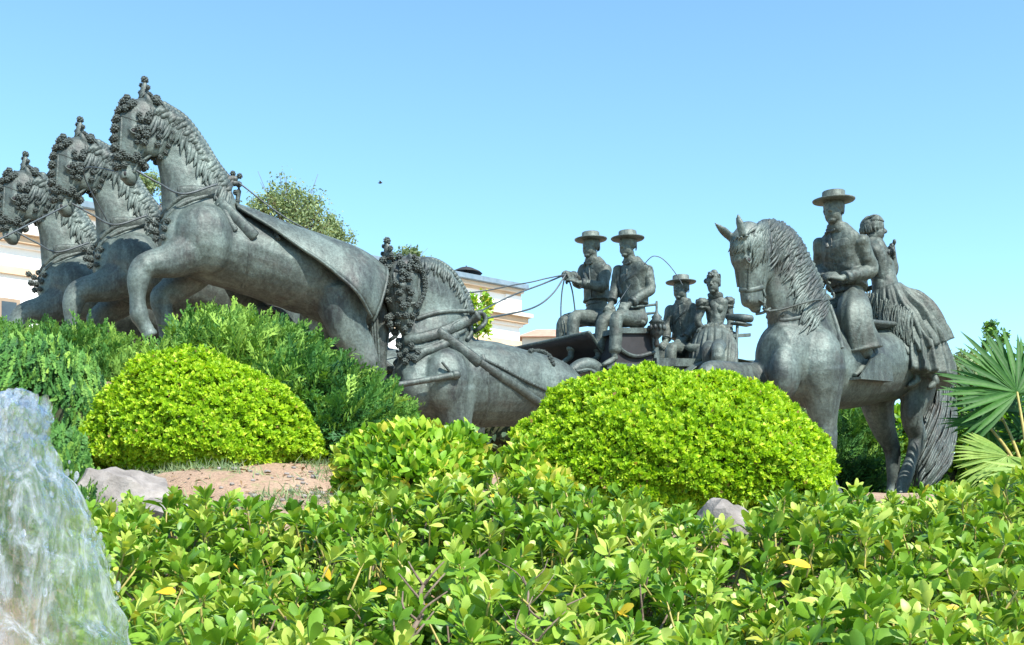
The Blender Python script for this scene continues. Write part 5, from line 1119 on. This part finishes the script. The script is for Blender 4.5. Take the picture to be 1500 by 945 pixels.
frond(W(1540, 560, 9.2), .6, (.1, 0, 1), (-.3, -.8, .4), .2, 240, 38)
frond(W(1476, 668, 8.2), .44, (-.55, -.2, -.5), (-.25, -.75, .6), .95, 210, 36)
frond(W(1445, 620, 9.3), .42, (-.6, 0, -.2), (.2, -.7, .6), .3, 260, 30, .5)
frond(W(1520, 690, 8.1), .48, (.1, -.3, -.7), (.1, -.7, .6), .85, 220, 32)
frond(W(1500, 640, 9.3), .5, (.2, .3, .6), (-.1, -.6, .7), .1, 260, 34)
mb = MB(); loft(mb, [(*(pr-UP*1.0), .12, .12), (*(pr-UP*.3), .13, .13), (*(pr+UP*.1), .09, .09)], (1, 0, 0), 14, 6, .5, lambda a, k: 1+.08*np.sin(a*7+k*60)); link('trunk', mesh_of('trunk', mb, pr), M['bark'], palm)

# ------------------------------------------------------------------ trees and bushes behind
def tree(label, px, py, Y, rx, ry, n, size, mat='olive', ntwig=40, seed=0, mu=.5, name='tree', shapes=LS, clumps=26, cr_=.28, lean=0):
    g = np.random.default_rng(seed); c = W(px, py, Y); k = Y/F; rx *= k; ry *= k; b = np.array([c[0]+lean, c[1], float(gz(c[0], c[1]))-.1]); root = thing(name, b, label, 'tree' if name == 'tree' else 'bush')
    mb = MB(); fk = c-UP*ry*.75; tube(mb, [b, .5*(b+fk)+g.normal(size=3)*.1, fk], [max(.05, rx*.1), rx*.07, rx*.05], 10, 5); cc = []
    for i in range(clumps):
        d = g.normal(size=3); d /= np.linalg.norm(d); e = c+d*np.array([rx, rx*.8, ry])*g.uniform(.35, 1)**.6; cc.append(e)
        tube(mb, [fk, .5*(fk+e)+g.normal(size=3)*rx*.08, e], [rx*.035, rx*.02, rx*.006], 6, 4)
        for j in range(3): tube(mb, [.4*fk+.6*e, e+g.normal(size=3)*rx*.22], [rx*.01, rx*.004], 4, 1)
    link('trunk', mesh_of('trunk', mb, b), M['bark'], root)
    P = []
    for e in cc: P.append(e+g.normal(size=(n//clumps, 3))*np.array([rx, rx, ry])*cr_*g.uniform(.5, 1.1)*.62)
    P = np.vstack(P); m = len(P); t = np.clip(mu+rng.normal(size=m)*.25, 0, 1); V, Q, T = scatter(shapes, frames(rng.normal(size=(m, 3)), rng.normal(size=(m, 3))+UP*.6), P, size*rng.uniform(.6, 1.3, m), t, b)
    link('crown', npmesh('crown', V, Q, T), M[mat], root)['kind'] = 'stuff'; return root
tree('sparse olive-green tree rising behind the back of the nearest leading horse', 422, 340, 24, 66, 66, 12000, .062, seed=1, mu=.6, clumps=60, cr_=.24)
tree('lower pale green tree crown to the right of the sparse olive-green tree', 482, 356, 25, 34, 40, 4200, .06, seed=9, mu=.6, clumps=30, cr_=.24)
tree('olive-green tree partly seen between the heads of the leading horses', 215, 300, 26, 48, 40, 5200, .085, seed=2, mu=.65)
tree('small tree top showing behind the plumed head of the horse before the carriage', 596, 388, 22, 34, 26, 1800, .07, seed=3, mu=.35, clumps=14)
tree('bright green sapling in front of the pale building beside the horse collar', 700, 462, 18, 22, 36, 1000, .075, 'shrub_leaf', seed=4, mu=.6, clumps=14)
tree('pale olive tree behind the fan palm at the right', 1420, 570, 16, 52, 42, 8000, .07, seed=5, mu=.65, clumps=30)
tree('thin dark green tree top far right behind the palm leaves', 1452, 492, 17, 20, 20, 1000, .06, 'juniper', seed=6, mu=.5, clumps=10)
leafy('yellow-green bush seen under the belly of the ridden horse', 'bush', 'bush', [(1245, 625, 13, 48, 36), (1330, 640, 13.5, 60, 40), (1205, 640, 13, 40, 36)], 5000, .10, LB, 'shrub_leaf', None, .3, .5, .25, .8)
leafy('low bush in sunlight behind the hind hooves of the ridden horse', 'bush', 'bush', [(1390, 745, 10.6, 55, 30), (1450, 745, 9.4, 50, 30), (1345, 735, 12.0, 60, 26)], 5200, .075, LB, 'shrub_leaf', None, .3, .45, .25, .8)
leafy('dark bush at the far right beneath the palm fronds', 'bush', 'bush', [(1480, 720, 9.6, 70, 60), (1395, 715, 13.0, 60, 46), (1440, 640, 12.5, 50, 60), (1510, 640, 12.5, 60, 60)], 6000, .08, LB, 'shrub_leaf', None, .3, .3, .2, .85)
leafy('dark green bush in shade behind the team between the horse legs', 'bush', 'bush', [(560, 600, 16, 130, 40), (750, 640, 16, 110, 44), (300, 520, 16, 150, 40), (140, 520, 16.5, 100, 40)], 6000, .12, LB, 'olive', None, .3, .2, .2, .85)
leafy('brownish bush behind the raised foreleg of the ridden horse', 'bush', 'bush', [(1160, 625, 12.8, 46, 30), (1120, 610, 13.4, 44, 30)], 2600, .09, LB, 'olive', None, .3, .7, .2, .8)

# ------------------------------------------------------------------ building
M['white_wall'] = plain('white_render', (.78, .78, .76), (.86, .86, .85), 1.2, .9, .15, 20)
M['ochre'] = plain('ochre_render', (.50, .37, .25), (.62, .48, .34), 1.5, .9, .2, 20)
M['cream'] = plain('cream_stone', (.56, .50, .42), (.66, .60, .52), 1.5, .9, .2, 20)
M['slate'] = plain('slate_roof', (.10, .16, .21), (.19, .26, .32), 3, .6, .3, 12)
M['tile'] = plain('clay_tile', (.34, .19, .13), (.50, .32, .23), 3, .9, .5, 14)
M['glass'] = plain('window_glass', (.03, .04, .05), (.06, .08, .09), 2, .1, 0)
M['frame'] = plain('window_frame', (.25, .18, .12), (.32, .24, .17), 4, .6)
e_ = unit(np.array([5.53, 4.5, 0])); n_ = np.array([e_[1], -e_[0], 0]); B0 = np.array([-5.4, 40, 0]); RB = np.array([e_, n_, UP])
bd = thing('building', B0, 'long pale two-tier building with cream cornices and slate-blue roof edge behind the horses', 'building')
def bb(name, s0, s1, z0, z1, d0, d1, mat, par=None):
    """box along the facade: s = metres along it, z heights, d = how far it stands out"""
    mb = MB(); c = B0+e_*(s0+s1)/2+n_*(d0+d1)/2+UP*(z0+z1)/2; box(mb, c, ((s1-s0)/2, abs(d1-d0)/2, (z1-z0)/2), RB); return sub(name, mb, M[mat], par or bd, bd, False)
E = 7.35; S0 = -24
wl = bb('wall', S0, E, 0, 11.45, -9, 0, 'white_wall')
bb('roof', S0-.3, E+.12, 11.62, 11.80, -9.3, .42, 'slate'); bb('cornice', S0-.2, E+.06, 11.48, 11.615, -9.1, .2, 'cream'); bb('frieze', S0, E+.02, 11.38, 11.475, -9.02, .06, 'ochre')
bb('cornice', S0-.2, E+.32, 10.52, 10.66, -9.2, .45, 'cream'); bb('cornice', S0-.1, E+.22, 10.30, 10.515, -9.1, .28, 'ochre'); bb('cornice', S0, E+.10, 10.18, 10.295, -9.05, .12, 'white_wall')
bb('string_course', S0, E+.03, 9.40, 9.62, -9.03, .10, 'ochre')
s = E-1.6
bb('pilaster', E-.75, E+.03, 10.665, 11.375, -.5, .08, 'white_wall'); bb('pilaster', E-.78, E+.03, 0, 9.395, -.5, .08, 'white_wall')
i = 0
while s > S0+2:
    bb('pilaster', s-.35, s+.05, 10.665, 11.375, -.1, .05, 'cream'); bb('pilaster', s-.35, s+.05, 9.625, 10.175, -.1, .05, 'cream'); bb('pilaster', s-.35, s+.05, 0, 9.395, -.1, .05, 'cream')
    for z0 in (6.6, 3.0):
        w = bb('window', s-2.2, s-1.1, z0, z0+2.1, -.05, .05, 'frame'); bb('pane', s-2.1, s-1.69, z0+.1, z0+2.0, .052, .056, 'glass', w); bb('pane', s-1.61, s-1.2, z0+.1, z0+2.0, .052, .056, 'glass', w)
        bb('sill', s-2.35, s-.95, z0-.12, z0-.003, -.05, .18, 'cream', w)
    s -= 3.2; i += 1
# dark open parasol on the roof terrace
q = W(683, 407, 43.3); q[2] = 11.81; pr_ = thing('parasol', q, 'small dark open parasol standing on the roof of the pale building', 'parasol')
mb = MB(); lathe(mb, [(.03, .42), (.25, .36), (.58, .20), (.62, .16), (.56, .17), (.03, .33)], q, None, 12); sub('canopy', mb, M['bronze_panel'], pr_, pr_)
mb = MB(); tube(mb, [q, q+UP*.45], .025, 8, 1); sub('pole', mb, M['bronze_panel'], pr_, pr_)
def house(label, px0, px1, pyt, Y, wallm, depth=5):
    a, b = W(px0, pyt, Y), W(px1, pyt, Y); zt = a[2]; c = .5*(a+b); c[2] = 0; h = thing('house', c, label, 'house'); mb = MB(); hw = (b[0]-a[0])/2
    box(mb, (c[0], Y+depth/2, (zt-.9)/2), (hw, depth/2, (zt-.9)/2)); sub('wall', mb, M[wallm], h, h, False)
    mb = MB(); z1 = zt-.9; V = [(a[0]-.3, Y-.3, z1), (b[0]+.3, Y-.3, z1), (b[0]+.3, Y+depth+.3, z1), (a[0]-.3, Y+depth+.3, z1), (a[0]+.8, Y+depth/2, zt), (b[0]-.8, Y+depth/2, zt)]
    mb.add(V, [(0, 3, 2, 1), (0, 1, 5, 4), (1, 2, 5), (2, 3, 4, 5), (3, 0, 4)]); sub('roof', mb, M['tile'], h, h, False)
    for x in np.arange(a[0]+.7, b[0]-.9, 1.5):
        mb = MB(); box(mb, (x+.3, Y-.02, zt-2.2), (.35, .03, .55)); w = sub('window', mb, M['frame'], h, h, False); mb = MB(); box(mb, (x+.3, Y-.06, zt-2.2), (.28, .004, .47)); sub('pane', mb, M['glass'], w, h, False)
house('distant tan house with tiled roof low behind the dashboard', 765, 865, 470, 62, 'cream')
house('distant pale pink house glimpsed below the carriage sill', 1085, 1215, 555, 40, 'ochre')
# bird
q = W(557, 268, 38); mb = MB(); loft(mb, [(*(q+np.array([-.07, 0, 0])), .008, .01), (*q, .028, .03), (*(q+np.array([.06, 0, .01])), .016, .016)], (0, 1, 0), 10, 4, .6)
for s_ in (1, -1): loft(mb, [(*(q+np.array([.01, .02*s_, .01])), .03, .006), (*(q+np.array([0, .07*s_, .04])), .025, .004), (*(q+np.array([-.03, .13*s_, .03])), .008, .003)], (1, 0, 0), 8, 3, .3)
tag(link('bird', mesh_of('bird', mb), M['bronze_panel']), 'tiny dark bird alone in the sky above the team', 'bird')

# ------------------------------------------------------------------ fountain water
m_, nt, p = newmat('water'); out = nt.nodes['Material Output']
v = mapping(nt, (1, 1, .16)); w1 = noise(nt, 22, 7, .75, v, 1.0); w2 = noise(nt, 60, 4, .7, mapping(nt, (1, 1, .35)), .5)
gl = nt.nodes.new('ShaderNodeBsdfGlass'); gl.inputs['IOR'].default_value = 1.14; gl.inputs['Roughness'].default_value = .05; gl.inputs['Color'].default_value = (.93, .97, 1, 1)
tp = nt.nodes.new('ShaderNodeBsdfTransparent'); g2 = nt.nodes.new('ShaderNodeMixShader'); g2.inputs[0].default_value = .5; nt.links.new(gl.outputs[0], g2.inputs[1]); nt.links.new(tp.outputs[0], g2.inputs[2])
df = nt.nodes.new('ShaderNodeBsdfDiffuse'); df.inputs[0].default_value = (.74, .80, .88, 1); tl = nt.nodes.new('ShaderNodeBsdfTranslucent'); tl.inputs[0].default_value = (.8, .88, .97, 1)
g3 = nt.nodes.new('ShaderNodeMixShader'); g3.inputs[0].default_value = .5; nt.links.new(df.outputs[0], g3.inputs[1]); nt.links.new(tl.outputs[0], g3.inputs[2])
rm = ramp(nt, [(.47, (.02, .02, .02)), (.70, (.62, .62, .62))]); nt.links.new(w1.outputs[0], rm.inputs[0])
g4 = nt.nodes.new('ShaderNodeMixShader'); nt.links.new(rm.outputs[0], g4.inputs[0]); nt.links.new(g2.outputs[0], g4.inputs[1]); nt.links.new(g3.outputs[0], g4.inputs[2]); nt.links.new(g4.outputs[0], out.inputs[0])
bp = nt.nodes.new('ShaderNodeBump'); bp.inputs['Strength'].default_value = .8; bp.inputs['Distance'].default_value = .02; nt.links.new(w2.outputs[0], bp.inputs['Height'])
for q in (gl, df): nt.links.new(bp.outputs[0], q.inputs['Normal'])
M['water'] = m_
Yw = 1.95; rows = [(34, 578, 14), (28, 592, 40), (24, 610, 50), (14, 630, 46), (12, 650, 62), (2, 690, 104), (-4, 760, 138), (-8, 820, 158), (-8, 880, 174), (-12, 960, 206), (-20, 1200, 290), (-20, 1500, 350)]
mb = MB(); Rw = [(*W(x, y, Yw), r*Yw/F, r*Yw/F*.7) for x, y, r in rows]; loft(mb, Rw, (1, 0, 0), 72, 12, .9); V = np.array(mb.v); cx = np.array([W(0, 800, Yw)[0], Yw, 0])
a = np.arctan2(V[:, 1]-Yw, V[:, 0]-cx[0]); z = V[:, 2]; amp = .010+.006*np.sin(z*40)
dd = np.sin(a*11+z*9+2*np.sin(z*13))*.45+np.sin(a*23-z*14+1.7)*.3+np.sin(z*55+3*np.sin(a*5))*.35+np.sin(z*120+a*9)*.2; rad = V-cx; rad[:, 2] = 0; rad /= np.maximum(np.linalg.norm(rad, axis=1, keepdims=True), .02)
V += rad*(dd*amp)[:, None]; mb.v = [tuple(q) for q in V]; fo = thing('fountain_jet', Rw[-1][:3], 'bubbling white and clear fountain jet at the lower left corner', 'fountain'); sub('water_column', mb, M['water'], fo, fo)
g = np.random.default_rng(6); mb = MB()
for i in range(420):
    t = g.uniform(0, 1)**.8; j = int(t*(len(rows)-4)); x, y, r = rows[j]; x2, y2, r2 = rows[j+1]; f_ = g.uniform(); a = g.uniform(0, 6.28); s = g.uniform(.0015, .006)*(1.4 if t < .4 else .8)
    rr = (r*(1-f_)+r2*f_)*g.uniform(.93, 1.06); c = W(x*(1-f_)+x2*f_, y*(1-f_)+y2*f_, Yw)+np.array([math.cos(a)*rr*Yw/F, math.sin(a)*rr*Yw/F*.7, 0]); ell(mb, c, (s, s, s*g.uniform(1, 2.2)), None, 7, 5)
o = sub('droplets', mb, M['water'], fo, fo); o['kind'] = 'stuff'
